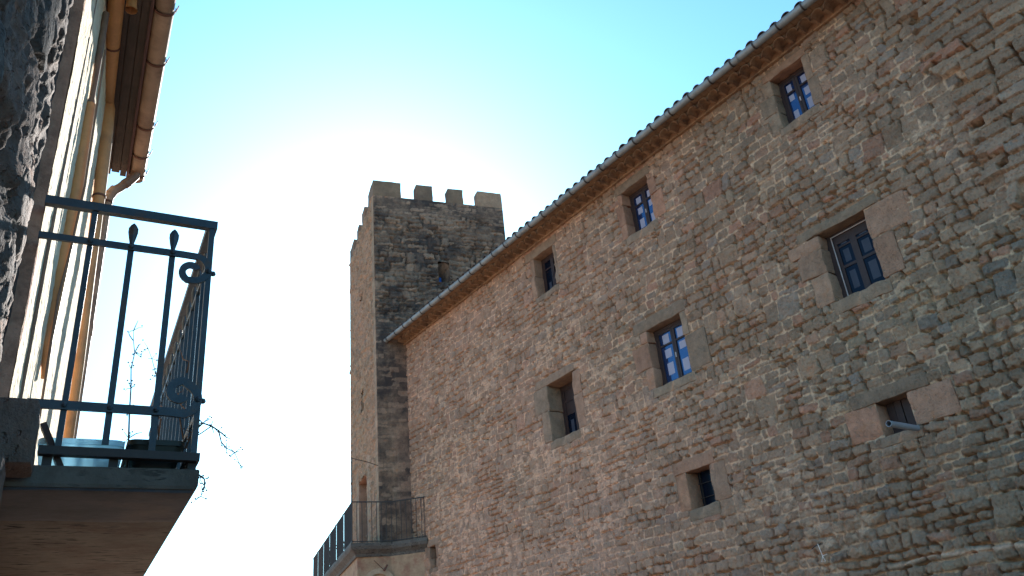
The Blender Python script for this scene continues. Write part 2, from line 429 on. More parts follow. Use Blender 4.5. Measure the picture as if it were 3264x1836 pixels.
# ------------------------------------------------------------------ ground
g = MB(); g._add([(-1500, -1500, 0), (1500, -1500, 0), (1500, 1500, 0), (-1500, 1500, 0)], [(0, 1, 2, 3)])
tag(g.build("ground", M_ground), kind="structure")

# ================================================================== LONG STONE BUILDING (right)
XW = 12.0
bld = empty("stone_building", (XW, 0, 0))
tag(bld, "long brown rubble stone building with small deep windows under a tiled eave", "building")
# openings: y right(near), y left(far), z0, z1, recess, style
WIN = dict(
    top_near=(6.07, 6.79, 10.65, 11.80, .24, 'blue'),
    top_mid=(10.31, 11.17, 10.57, 11.745, .25, 'blue'),
    top_far=(13.83, 14.66, 10.62, 11.76, .26, 'dark'),
    mid_near=(5.86, 6.77, 6.99, 8.285, .24, 'sealed'),
    mid_mid=(10.16, 11.16, 6.955, 8.25, .22, 'blue'),
    mid_far=(13.73, 14.72, 6.85, 8.25, .42, 'brown'),
    low_near=(6.11, 6.635, 4.61, 5.15, .26, 'boards'),
    low_mid=(10.20, 10.80, 4.405, 5.11, .33, 'web'),
    low_far=(20.41, 20.745, 4.92, 5.505, .2, 'bars'))
# dressed surround: lintel (over right, over left, height), left jamb [(share of height, width)...] from top, right jamb, sill height
SUR = dict(
    top_near=((.12, .16, .20), [(.3, .22), (.36, .34), (.34, .26)], [(.5, .16), (.5, .22)], .17),
    top_mid=((.10, .22, .26), [(.25, .14), (.45, .24), (.3, .2)], [(.12, .14), (.36, .22), (.52, .36)], .2),
    top_far=((.2, .34, .28), [(.45, .14), (.55, .18)], [(.5, .12), (.5, .14)], .16),
    mid_near=((.30, .40, .20), [(.2, .66), (.36, .52), (.44, .36)], [(.44, .74), (.56, .38)], .24),
    mid_mid=((.18, .36, .30), [(.2, .2), (.45, .50), (.35, .22)], [(.4, .16), (.6, .56)], .2),
    mid_far=((.12, .42, .24), [(.46, .56), (.54, .30)], [(.42, .30), (.58, .30)], .2),
    low_near=((.38, .42, .26), [(1.0, .58)], [(1.0, .72)], .16),
    low_mid=((.16, .30, .28), [(1.0, .30)], [(1.0, .40)], .22),
    low_far=((.16, .12, .22), [(.5, .18), (.5, .2)], [(.66, .16), (.34, .2)], .12))
SURC = dict(  # stone tone of lintel, left jamb, right jamb, sill (0..1 along the dressed ramp)
    top_near=(.35, .05, .1, .02), top_mid=(.0, .45, .5, .0), top_far=(.02, .3, .1, .0), mid_near=(.02, .33, .34, .02),
    mid_mid=(.03, .4, .03, .02), mid_far=(.08, .03, .42, .05), low_near=(.12, .52, .45, .06), low_mid=(.42, 1.0, .35, .05), low_far=(.1, .25, .3, .05))

rng = np.random.default_rng(11)
res = .0145
ya = np.arange(-3.0, 21.95, res); za = np.arange(0.0, 12.06, res)
A, B = np.meshgrid(ya, za, indexing='ij')
EDGE = ([7.3, 7.71, 8.21, 8.62, 8.99, 9.56, 9.92, 10.8, 12.1], [3.58, 3.58, 3.60, 3.62, 3.70, 3.74, 3.84, 3.93, 4.02])
edge_y = lambda z: np.interp(z, EDGE[0], EDGE[1])
rect_far = [r for r in stone_rects(-3.2, 22.2, -.1, 12.2, rng, band=(.33, .45), cell=(.5, 1.5), rp=(.07, .70, .23), ln=(.15, .40))
            if (r[0] + r[1]) / 2 > edge_y((r[2] + r[3]) / 2)]
rect_near = [r for r in stone_rects(-3.2, 5.0, -.1, 12.2, rng, band=(.17, .23), cell=(1.2, 2.4), rows=(1,), rp=(1,), ln=(.26, .66))
             if (r[0] + r[1]) / 2 <= edge_y((r[2] + r[3]) / 2) + .06]
lift = lambda cy, cz: (.10 if cy <= edge_y(cz) + .06 else 0.0)
H, S, R1, R2, D = masonry(A, B, rect_far + rect_near, rng, 3, gap=.014, relief=.021, warp=.035, rough=.020, lift=lift, crack=.13, crack_t=-.03, prof=.010, corner=(.012, .05), edge=.015, tilt=.05, lean=-.035)
# weathered zone low at the near end: washed-out joints, pitted stones
wz = sstep(5.6, 3.2, B + .20 * (A - 6) + .5 * vnoise(A * .6, B * .6, 77))
H = H + wz * (S * (.030 * fbm(A * 7, B * 7, 51, 3) + .02 * sstep(0, .09, D)) - (1 - S) * .030)
pits = sstep(.25, .5, vnoise(A * 17, B * 17, 61)) * sstep(.1, .4, vnoise(A * 1.9, B * 1.9, 62))
H = H - .028 * pits * S * (.25 + .75 * wz)
# flush pale pointing, far low part of the wall
flush = sstep(.0, .5, fbm(A * .7, B * .9, 91, 3) + .35 * sstep(8, 14, A) - .12) * sstep(11.5, 9, B)
H = H * (1 - .45 * flush * (1 - S)) + .018 * flush * (1 - S)
S = S * (1 - .8 * flush * sstep(.06, .22, fbm(A * 7, B * 11, 97, 4)))
P = np.clip(.15 + .55 * sstep(5, 17, A) + .35 * fbm(A * .5, B * .5, 95, 3) + .25 * sstep(8, 4, B) * sstep(8, 13, A), 0, 1)  # pinkish far mortar, plus warm bounce light tinted in far and low
# pale mortar course low at the near end
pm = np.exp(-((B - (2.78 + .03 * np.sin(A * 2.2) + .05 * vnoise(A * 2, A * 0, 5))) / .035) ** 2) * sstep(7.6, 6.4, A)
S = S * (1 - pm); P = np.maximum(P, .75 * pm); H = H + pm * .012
for (hy, hz, hw_, hh_) in ((3.73, 8.58, .10, .065), (3.62, 7.79, .08, .045), (3.97, 10.81, .06, .04), (3.90, 9.95, .09, .04)):   # missing stones along the toothed joint
    q = np.maximum(np.abs(A - hy + .02 * vnoise(B * 9, A * 9, 7)) / hw_, np.abs(B - hz + .02 * vnoise(A * 9, B * 9, 6)) / hh_)
    H = H - .26 * sstep(1.1, .85, q)
keep = np.ones((len(ya) - 1, len(za) - 1), bool)
yc = (ya[:-1] + ya[1:]) / 2; zc = (za[:-1] + za[1:]) / 2
for k, (yr, yl, z0, z1, rec, st) in WIN.items():
    m = ((yc > yr - .01) & (yc < yl + .01))[:, None] & ((zc > z0 - .01) & (zc < z1 + .01))[None, :]
    keep &= ~m
    lin, lj, rj, sh = SUR[k]
    for (a0, a1, b0, b1) in [(yr - lin[0], yl + lin[1], z1, z1 + lin[2]), (yr - .08, yl + .08, z0 - sh, z0)]:
        m2 = (A > a0) & (A < a1) & (B > b0) & (B < b1)
        H = np.where(m2, np.minimum(H, -.006), H)
    for side, jl in ((1, lj), (-1, rj)):
        zz = z1
        for (fr, w) in jl:
            h = (z1 - z0) * fr
            a0, a1 = (yl, yl + w) if side > 0 else (yr - w, yr)
            m2 = (A > a0) & (A < a1) & (B > zz - h) & (B < zz)
            H = np.where(m2, np.minimum(H, -.006), H); zz -= h
PP = np.stack([-H, A, B], -1)
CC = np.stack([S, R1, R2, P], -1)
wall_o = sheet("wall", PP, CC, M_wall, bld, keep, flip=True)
wl = MB()   # rest of the shell
wl.box(.9, 9, -3, -2.6, 0, 12.0); wl.box(.9, 9, 23.0, 23.4, 0, 12.0); wl.box(8.6, 9, -2.6, 23.0, 0, 12.0)
wl.box(.6, .9, -3, 23.4, 0, 12.0)
wl.cur = (1, .4, .5, .3)
wl.build("back_wall", M_wall, bld)

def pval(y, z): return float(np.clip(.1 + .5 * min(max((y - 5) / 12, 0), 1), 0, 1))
def make_window(key, label):
    yr, yl, z0, z1, rec, st = WIN[key]
    lin, lj, rj, sh = SUR[key]; tc = SURC[key]
    w = empty("window", (0, (yr + yl) / 2, z0), 0, bld); w["label"] = label
    oy, oz = (yr + yl) / 2, z0
    yr -= oy; yl -= oy; z1 -= oz; z0 = 0.0
    sd_ = sum(map(ord, key)) % 50
    def tone(t, i): 
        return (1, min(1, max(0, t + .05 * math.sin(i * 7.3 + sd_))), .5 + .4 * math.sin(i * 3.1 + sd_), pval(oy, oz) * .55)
    m = MB(); m.cur = tone(tc[0], 0)
    m.block(-.014, .5, yr - lin[0], yl + lin[1], z1 + .001, z1 + lin[2] * .85, seed=sd_, jit=.016, bev=.02); m.build("lintel", M_dress, w, True)
    m = MB(); m.cur = tone(tc[3], 1)
    m.block(-.018, .5, yr - .09, yl + .10, -sh, 0.0, seed=sd_ + 1, jit=.018, bev=.025); m.build("sill", M_dress, w, True)
    for side, jl, t in ((1, lj, tc[1]), (-1, rj, tc[2])):
        m = MB(); zz = z1
        for i, (fr, wd) in enumerate(jl):
            h = (z1 - z0) * fr; m.cur = tone(t, i + 2 + side)
            a0, a1 = (yl, yl + wd) if side > 0 else (yr - wd, yr)
            m.block(-.012 - .006 * (i % 2), .5, a0, a1, zz - h + .004, zz - .004, seed=sd_ + 3 + i + side, jit=.018, bev=min(.045, wd * .1)); zz -= h
        m.build("jamb", M_dress, w, True)
    x = rec; f = .055
    yc_ = (yr + yl) / 2; W = yl - yr
    fr = MB()
    if st in ('blue', 'dark', 'brown'):
        fr.box(x, x + .07, yr - .02, yr + f, z0, z1); fr.box(x, x + .07, yl - f, yl + .02, z0, z1)
        fr.box(x + .002, x + .068, yr + f, yl - f, z1 - f * 1.3, z1); fr.box(x + .002, x + .068, yr + f, yl - f, z0, z0 + f)
        fr.build("frame", M_wood, w)
        zt = z0 + (z1 - z0) * .70
        for sg in (-1, 1):
            c = MB(); a = (yr + f) if sg < 0 else yc_ + .004; b_ = yc_ - .004 if sg < 0 else (yl - f)
            e = .05 if st != 'brown' else .06
            c.box(x + .012, x + .055, a, a + e, z0 + f, z1 - f * 1.3); c.box(x + .012, x + .055, b_ - e, b_, z0 + f, z1 - f * 1.3)
            c.box(x + .014, x + .053, a + e, b_ - e, z1 - f * 1.3 - e, z1 - f * 1.3); c.box(x + .014, x + .053, a + e, b_ - e, z0 + f, z0 + f + e)
            c.box(x + .014, x + .053, a + e, b_ - e, zt - .018, zt + .018)
            if st == 'brown':
                c.box(x + .03, x + .045, a + e, b_ - e, z0 + (z1 - z0) * .46, z1 - f * 1.3 - e)
            c.build("casement", M_wood, w)
            p = MB(); pa, pb = a + e - .004, b_ - e + .004
            p.box(x + .038, x + .042, pa, pb, z0 + f + e - .004, z1 - f * 1.3 - e + .004)
            p.mi = 1; pw = pb - pa
            if st == 'blue':  # sky reflections painted as pale squares on the glass
                zl, zh = z0 + f + e, z1 - f * 1.3 - e; hh = zt - .018 - zl
                jj = .06 * math.sin(sd_ * 3.1 + sg * 1.7); q0, q1 = pa + pw * (.28 + jj), pa + pw * (.80 + jj)
                p.box(x + .0365, x + .0375, q0, q1, zt + .03, zh - .035)
                p.box(x + .0365, x + .0375, q0, q1, zl + hh * (.70 + jj), zl + hh * (.92 + jj * .5))
                p.box(x + .0365, x + .0375, q0 + pw * .02, q1, zl + hh * (.14 - jj), zl + hh * (.47 - jj))
            elif sg > 0:
                p.mi = 1; p.box(x + .0365, x + .0375, pa + pw * .35, pa + pw * .7, z0 + .16, z0 + (z1 - z0) * .36)
            p.build("pane", [M_gblue if st == 'blue' else (M_gdark if st == 'dark' else M_gdark), M_pane_refl if st == 'blue' else M_slate], w)
        k = MB(); k.box(x - .004, x + .018, yc_ - .012, yc_ + .012, z0 + .42 * (z1 - z0), z0 + .50 * (z1 - z0)); k.build("latch", M_lead if st == 'blue' else M_iron, w)
    elif st == 'sealed':
        fr.box(x, x + .08, yr - .02, yr + .06, z0, z1); fr.box(x, x + .08, yl - .09, yl + .02, z0, z1)
        fr.box(x + .002, x + .078, yr + .06, yl - .09, z1 - .05, z1); fr.box(x + .002, x + .078, yr + .06, yl - .09, z0, z0 + .06)
        fr.build("frame", M_wood, w)
        s_ = MB(); a, b_, c_, d_ = yr + .06, yl - .09, z0 + .06, z1 - .05; t = .014
        s_.box(x - .006, x + .01, a, a + t, c_, d_); s_.box(x - .006, x + .01, b_ - t, b_, c_, d_)
        s_.box(x - .005, x + .009, a + t, b_ - t, d_ - t, d_); s_.box(x - .005, x + .009, a + t, b_ - t, c_, c_ + t)
        s_.build("seal", M_lead, w)
        c = MB(); e = .09
        c.box(x + .03, x + .06, yc_ - .07, yc_ + .05, c_, d_)
        for zz, hh in ((.80, .03), (.47, .05)): 
            c.box(x + .031, x + .059, a, yc_ - .07, c_ + (d_ - c_) * zz, c_ + (d_ - c_) * zz + hh); c.box(x + .031, x + .059, yc_ + .05, b_, c_ + (d_ - c_) * zz, c_ + (d_ - c_) * zz + hh)
        c.box(x + .028, x + .062, a, a + .07, c_, d_); c.box(x + .028, x + .062, b_ - .07, b_, c_, d_); c.box(x + .027, x + .063, a + .07, yc_ - .07, d_ - .16, d_); c.box(x + .027, x + .063, yc_ + .05, b_ - .07, d_ - .16, d_)
        c.build("casement", M_wood, w)
        p = MB(); p.box(x + .045, x + .049, a, b_, c_, d_); p.mi = 1
        for (u0, u1) in ((a + .12, yc_ - .13), (yc_ + .12, b_ - .13)):
            for (v0, v1) in ((.12, .40), (.55, .75), (.84, .93)):
                p.box(x + .0435, x + .0445, u0, u1, c_ + (d_ - c_) * v0, c_ + (d_ - c_) * v1)
        p.build("pane", [M_gdark, M_slate], w)
    elif st == 'boards':
        b_ = MB(); n = 4
        for i in range(n):
            t0 = yr + W * i / n + .006; t1 = yr + W * (i + 1) / n - .006
            b_.box(x + .012 * (i % 2), x + .05, t0, t1, z0, z1)
        b_.build("boards", M_wood, w)
    else:
        p = MB(); p.box(x, x + .004, yr, yl, z0, z1); p.build("pane", M_gdeep if st == 'bars' else M_gdark, w)
        for zz in (.3, .68):
            b_ = MB(); b_.tube([(x - .03, yr, z1 * zz), (x - .03, yl, z1 * zz)], .008, 6); b_.build("bar", M_iron, w)
        if st == 'web':
            b_ = MB(); b_.tube([(x - .048, yc_ - .06, 0), (x - .048, yc_ - .06, z1)], .010, 6); b_.build("bar", M_iron, w)
        if st == 'web':
            f_ = MB(); f_.box(x - .02, x + .03, yl - .075, yl - .035, 0, z1); f_.build("frame", M_hole, w)
            cb = MB(); random.seed(3)
            for i in range(9):
                y0 = yc_ - .04 - .02 * i / 4; z_ = z1 * (.95 - .09 * i)
                cb.tube([(x - .02, y0 + .03 * math.sin(i), z_), (x - .022, y0 - .05, z_ - .05 - .02 * (i % 3)), (x - .02, y0 - .03, z_ - .11)], [.009, .016, .003], 5)
            cb.build("cobweb", M_stem, w)
    return w
make_window('top_near', "deep top-storey window with two blue panes and pale painted reflection squares, nearest the gutter's near end")
make_window('top_mid', "top-storey window with blue panes beside a reddish jamb stone")
make_window('top_far', "dark top-storey window close under the tiled cornice, nearest the tower")
make_window('mid_near', "large dark window with a pale seal line round its glass and a big reddish jamb block")
make_window('mid_mid', "middle-storey window with two blue panes and a brown centre post")
make_window('mid_far', "narrow window with brown upper boards and a deep stepped reveal")
make_window('low_near', "small low window with dark boards and a grey pipe sticking out")
make_window('low_mid', "small low window with an orange jamb stone and cobwebs over dark glass")
make_window('low_far', "tiny barred slot window beside the tower balcony")

pv = MB(); pv.tube([(.3, 6.108, 4.579), (-.77, 6.108, 4.579)], .047, 14, cap=False); pv.tube([(-.77, 6.108, 4.579), (.3, 6.108, 4.579)], .040, 14, cap=False)
n0 = len(pv.v)
ring = [(-.77, 6.108 + rr * math.cos(t * 2 * math.pi / 14), 4.579 + rr * math.sin(t * 2 * math.pi / 14)) for rr in (.047, .040) for t in range(14)]
pv._add(ring, [(i, (i + 1) % 14, 14 + (i + 1) % 14, 14 + i) for i in range(14)])
o = pv.build("drain_pipe", M_pvc, bld, True)

# eaves: flat tile course, row of barrel tiles, flat tiles, roof
cn = MB()
PIT = .283; YE0, YE1 = -3.0, 21.86
random.seed(5)
y = YE0
while y < YE1 - .05:     # first flat brick course, single bricks
    l = random.uniform(.24, .30); cn.box(-.075 - random.uniform(0, .012), .05, y + .004, min(y + l, YE1) - .004, 12.052, 12.088 + random.uniform(0, .003)); y += l
n = int((YE1 - YE0) / PIT)
for i in range(n):
    yc_ = YE0 + PIT * (i + .5); ra = .112 + random.uniform(-.006, .006); zs = 12.092; xo = -.335 - random.uniform(0, .025); xb = -.06
    zt = 12.232; K = 10
    arc = [(yc_ + ra * math.cos(math.pi * (1 - j / K)), zs + ra * 1.05 * math.sin(math.pi * (1 - j / K))) for j in range(K + 1)]
    arc = [(yc_ - PIT / 2, zs)] + arc + [(yc_ + PIT / 2, zs)]
    top = [(yc_ - PIT / 2, zt)] + [(a, zt) for a, _ in arc[1:-1]] + [(yc_ + PIT / 2, zt)]
    m = len(arc)
    xs = xo + .05            # mortar filling set back behind the tile rim
    vs = [(xs, a, b_) for a, b_ in arc] + [(xs, a, b_) for a, b_ in top] + [(xb, a, b_) for a, b_ in arc]
    fs = [(j, j + 1, m + j + 1, m + j) for j in range(m - 1)] + [(j + 1, j, 2 * m + j, 2 * m + j + 1) for j in range(m - 1)]
    cn._add(vs, fs)
    cn._add([(xb, a, b_) for a, b_ in arc[1:-1]], [tuple(range(m - 2))])
    ri, ro = ra - .001, ra + .016    # projecting clay rim
    rim = []
    for rr in (ri, ro):
        for xx in (xo, xs + .004):
            rim.append([(xx, yc_ + rr * math.cos(math.pi * j / K), zs + .002 + rr * 1.05 * math.sin(math.pi * j / K)) for j in range(K + 1)])
    k1 = K + 1; vs = rim[0] + rim[1] + rim[2] + rim[3]
    fs = []
    for j in range(K):
        fs += [(j, j + 1, k1 + j + 1, k1 + j), (2 * k1 + j, 3 * k1 + j, 3 * k1 + j + 1, 2 * k1 + j + 1), (j, 2 * k1 + j, 2 * k1 + j + 1, j + 1)]
    cn._add(vs, fs)
y = YE0
while y < YE1 - .05:     # flat tiles above
    l = random.uniform(.135, .15); cn.box(-.50 - random.uniform(0, .012), .05, y + .003, min(y + l, YE1) - .003, 12.236 + random.uniform(0, .004), 12.268); y += l
cn.build("cornice", M_tile, bld)
rf = MB()
n = int((YE1 - YE0) / PIT); random.seed(9)
SL = .33
for i in range(n + 1):
    yc_ = YE0 + PIT * i
    if yc_ > YE1: break
    for kk in range(18):
        x0 = -.63 + kk * .40 + random.uniform(-.02, .02); x1 = x0 + .46
        za_ = 12.262 + (x0 + .63) * SL; zb = 12.247 + (x1 + .63) * SL - .012
        rr = .095 + random.uniform(-.006, .006)
        K = 7; vs = []
        for (xx, zz, r_) in ((x0, za_, rr + .008), (x1, zb, rr - .006)):
            for j in range(K + 1):
                t = math.pi * j / K; vs.append((xx, yc_ + r_ * math.cos(t), zz + r_ * math.sin(t)))
            for j in range(K + 1):
                t = math.pi * j / K; vs.append((xx, yc_ + (r_ - .014) * math.cos(t), zz + (r_ - .014) * math.sin(t)))
        k1 = K + 1; fs = []
        for j in range(K):
            fs += [(j, j + 1, 2 * k1 + j + 1, 2 * k1 + j), (k1 + j, 3 * k1 + j, 3 * k1 + j + 1, k1 + j + 1), (j, k1 + j, k1 + j + 1, j + 1)]
        rf._add(vs, fs)
rf._add([(-.60, YE0, 12.272), (-.60, YE1, 12.272), (6.6, YE1, 12.272 + 7.2 * SL), (6.6, YE0, 12.272 + 7.2 * SL), (-.60, YE0, 12.300), (-.60, YE1, 12.300), (6.6, YE1, 12.300 + 7.2 * SL), (6.6, YE0, 12.300 + 7.2 * SL)],
        [(0, 1, 2, 3), (4, 7, 6, 5), (0, 4, 5, 1), (1, 5, 6, 2), (2, 6, 7, 3), (3, 7, 4, 0)])
rf._add([(6.6, YE0, 14.65), (6.6, YE1, 14.65), (9.4, YE1, 12.0), (9.4, YE0, 12.0)], [(0, 1, 2, 3)])
rf._add([(0, YE0, 12.0), (6.6, YE0, 14.65), (9.4, YE0, 12.0)], [(0, 1, 2)])
rf._add([(0, YE1 + 1.4, 12.0), (6.6, YE1 + 1.4, 14.65), (9.4, YE1 + 1.4, 12.0)], [(0, 1, 2)])
rf.build("roof", M_rooft, bld)
# gutter, half round, with strap brackets
GX, GZ, GR = -.625, 12.200, .080
def half_pipe(mb, x, z, r, t, y0, y1, K=12, a0=-5, a1=185):
    vs = []
    for yy in (y0, y1):
        for rr in (r, r - t):
            for j in range(K + 1):
                a = R(a0 + (a1 - a0) * j / K); vs.append((x + rr * math.cos(a), yy, z - rr * math.sin(a)))
    k = K + 1; fs = []
    for j in range(K):
        fs += [(j, j + 1, 2 * k + j + 1, 2 * k + j), (k + j, 3 * k + j, 3 * k + j + 1, k + j + 1), (j, k + j, k + j + 1, j + 1), (2 * k + j, 2 * k + j + 1, 3 * k + j + 1, 3 * k + j)]
    fs += [(0, 2 * k, 3 * k, k), (K, k + K, 3 * k + K, 2 * k + K)]
    mb._add(vs, fs)
gt = MB(); yy = -3.0
while yy < 22.1:
    y1 = min(yy + 1.98, 22.12)
    half_pipe(gt, GX, GZ, GR + (.0025 if int(yy) % 2 else 0), .004, yy, y1 + (.03 if y1 < 22.1 else 0)); yy = y1
gt.tube([(GX + GR * math.cos(R(185)), -3, GZ + .012), (GX + GR * math.cos(R(185)), 22.12, GZ + .012)], .009, 6)
endc = MB()
K = 12; ec = [(GX + GR * math.cos(R(-5 + 190 * j / K)), 22.118, GZ - GR * math.sin(R(-5 + 190 * j / K))) for j in range(K + 1)]
gt._add(ec, [tuple(range(K + 1))])
gut = gt.build("gutter", M_zinc, bld, True)
bproto = None
yb = 5.4
ys = [5.4 + .5625 * k for k in range(-5, 30)]
for yv in ys:
    if yv > 22.0: break
    if bproto is None:
        b_ = MB(); half_pipe(b_, 0, 0, GR + .014, .010, -.015, .015, a0=-18, a1=190)
        b_.tube([(GR + .008, 0, .03), (GR + .06, 0, .10)], 0, flat=(.022, .005, (1, 0, 0)))
        b_.tube([(-GR - .008, 0, .01), (-GR - .012, 0, .045)], 0, flat=(.022, .005, (1, 0, 0)))
        bproto = b_.build("bracket", M_iron, gut, True, loc=(GX, yv, GZ))
    else:
        c = bproto.copy(); col.objects.link(c); c.parent = gut; c.location = (GX, yv, GZ)

# nail with a knotted string, low on the near end of the wall
st = MB()
st.tube([(.03, 0, 0), (-.10, .02, -.03), (-.13, .10, -.075)], .008, 6)
st.mi = 1
st.tube([(-.08, 0, -.01), (-.085, -.03, -.16), (-.08, -.035, -.2)], .006, 5)
st.tube([(-.08, -.035, -.2), (-.09, -.13, -.19)], .005, 5); st.tube([(-.08, -.035, -.2), (-.09, .0, -.29), (-.09, -.07, -.29), (-.08, -.035, -.2)], .005, 5)

# ================================================================== CASTLE TOWER
TR = math.atan2(-.276, .961)
TK = (11.06, 21.97, 0)
tow = empty("castle_tower", TK, TR)
tag(tow, "square crenellated stone tower with dark lichened front standing behind the long building", "tower")
TW, TL, TZ, TT = 4.84, 5.29, 17.77, 18.43
rng = np.random.default_rng(23)
# front face (y=0, facing -y)
xa = np.arange(0, TW + .01, .032); xa[-1] = TW; za = np.arange(0, TZ + .001, .032); za[-1] = TZ
A, B = np.meshgrid(xa, za, indexing='ij')
rc = stone_rects(-.2, TW + .2, -.1, 18, rng, band=(.26, .42), cell=(.5, 1.3), rows=(1, 2, 3), rp=(.1, .5, .4), ln=(.2, .6))
H, S, R1, R2, D = masonry(A, B, rc, rng, 140, gap=.022, relief=.05, warp=.05, edge=.025, rough=.03, crack=.07, crack_t=.0, tilt=.06, prof=.02)
sm = sstep(13.3, 12.2, B + .3 * vnoise(A * 2, B * 2, 4)); top = sstep(16.9, 17.3, B + .25 * vnoise(A * 2.2, B * 2, 8))
dull = np.clip(sm * .85 + top * .8, 0, .95)
H = H * (1 - dull) + dull * .02
for i in range(40):   # smooth squared quoins low on the right half
    b0 = .2 + i * .42
    if b0 > 12.2: break
    xr = .42 + (.16 if i % 2 else 0)
    m = (A > xr) & (B > b0) & (B < b0 + .42)
    q = sstep(0, .012, np.minimum(np.minimum(B - b0, b0 + .42 - B), A - xr))
    S = np.where(m, .25 + .75 * q, S); R1 = np.where(m, .55 + .45 * rng.random(), R1); H = np.where(m, .026 + .012 * q + .004 * vnoise(A * 5, B * 5, i), H)
edge_in = sstep(0, .02, A) * sstep(0, .02, TW - A); H = H * edge_in
P = np.clip(.9 * sstep(.35, 1.0, A + .15 * vnoise(A * 3, B * 3, 3)) * sstep(12.6, 11.5, B) - .05 + .15 * fbm(A, B, 2), 0, 1)
emb = (2.22, 2.62, 14.45, 15.25)
xm = (xa[:-1] + xa[1:]) / 2; zm = (za[:-1] + za[1:]) / 2
keep = ~(((xm > emb[0]) & (xm < emb[1]))[:, None] & ((zm > emb[2]) & (zm < emb[3]))[None, :])
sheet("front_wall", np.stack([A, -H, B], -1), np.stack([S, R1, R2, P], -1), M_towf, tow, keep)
e = empty("arrow_slit", (0, 0, 0), 0, tow)
s_ = MB(); x0, x1, z0, z1 = emb; d = .45; a0, a1, c0, c1 = 2.36, 2.44, 14.50, 14.90
x0 -= .03; x1 += .03; z0 -= .03; z1 += .03
o4 = [(x0, -.01, z0), (x1, -.01, z0), (x1, -.01, z1 - .12), ((x0 + x1) / 2, -.01, z1), (x0, -.01, z1 - .12)]
i4 = [(a0, d, c0), (a1, d, c0), (a1, d, c1), ((a0 + a1) / 2, d, c1 + .01), (a0, d, c1)]
s_._add(o4 + i4, [(i, (i + 1) % 5, 5 + (i + 1) % 5, 5 + i) for i in range(5)])
s_.cur = (1, .6, .5, .1)
s_.build("embrasure", M_towf, e)
s_ = MB(); s_.box(a0 - .02, a1 + .02, d + .001, d + .02, c0 - .02, c1 + .03); s_.build("pane", M_gslit, e)
# left face (x=0, facing -x)
ya = np.arange(0, TL + .01, .034); ya[-1] = TL
A, B = np.meshgrid(ya, za, indexing='ij')
rc = stone_rects(-.2, TL + .2, -.1, 18, rng, band=(.2, .34), cell=(.4, .9), rows=(1, 2), rp=(.25, .75), ln=(.14, .4))
H, S, R1, R2, D = masonry(A, B, rc, rng, 180, gap=.024, relief=.05, warp=.06, edge=.025, rough=.03, crack=.02, crack_t=.3, tilt=.08)
rc2 = []
for i in range(60):
    b0 = .1 + i * .40
    if b0 > 17.7: break
    w = .42 if i % 2 else .30
    for (q0, q1) in ((0, w), (TL - w, TL)) + (((1.9 - .45 - (.15 if i % 2 else 0), 1.9), (3.5, 3.95 + (.15 if i % 2 else 0))) if 6.0 < b0 < 8.9 else ()):
        m = (A >= q0) & (A <= q1) & (B > b0) & (B < b0 + .40)
        q = sstep(0, .03, np.minimum(np.minimum(B - b0, b0 + .40 - B), np.minimum(A - q0 + (.05 if q0 == 0 else 0), q1 - A + (.05 if q1 == TL else 0))))
        H = np.where(m, .004 + .012 * q, H); S = np.where(m, q, S); R1 = np.where(m, .3 + .25 * rng.random(), R1)
H = H * (sstep(0, .02, A) * sstep(0, .02, TL - A))
P = np.clip(.4 + .4 * fbm(A * .8, B * .5, 33), 0, 1)
ym = (ya[:-1] + ya[1:]) / 2
DR = (1.93, 3.5, 5.80, 8.38)
SLT = [(2.28, 2.72, 14.7, 15.15), (2.25, 2.75, 10.6, 11.35)]
keep = np.ones((len(ya) - 1, len(za) - 1), bool)
for (a, b_, c, d) in [DR] + SLT: keep &= ~(((ym > a) & (ym < b_))[:, None] & ((zm > c) & (zm < d))[None, :])
sheet("side_wall", np.stack([-H, A, B], -1), np.stack([S, R1, R2, P], -1), M_towl, tow, keep, flip=True)
dr = empty("door", (0, 0, 0), 0, tow)
s_ = MB(); a, b_, c, d = DR; dep = .42; s_.cur = (1, .35, .5, .4)
s_.block(-.01, dep, a - .25, a, c, d, seed=1); s_.block(-.01, dep, b_, b_ + .25, c, d, seed=2); s_.block(-.012, dep, a - .3, b_ + .3, d, d + .36, seed=3)
s_.build("doorframe", M_dress, dr, True)
s_ = MB()
for i in range(7): s_.box(dep - .06 + .006 * (i % 2), dep, a + (b_ - a) * i / 7 + .004, a + (b_ - a) * (i + 1) / 7 - .004, c, d)
s_.build("door_leaf", M_wood, dr)
for (a, b_, c, d) in SLT:
    s_ = MB(); s_.cur = (1, .3, .4, .4); a -= .02; b_ += .02; c -= .02; d += .02
    s_._add([(0, a, c), (0, b_, c), (0, b_, d), (0, a, d), (.35, a + .12, c), (.35, b_ - .12, c), (.35, b_ - .12, d), (.35, a + .12, d)],
            [(0, 1, 5, 4), (1, 2, 6, 5), (2, 3, 7, 6), (3, 0, 4, 7), (4, 5, 6, 7)])
    s_.build("loophole", M_towl, tow)
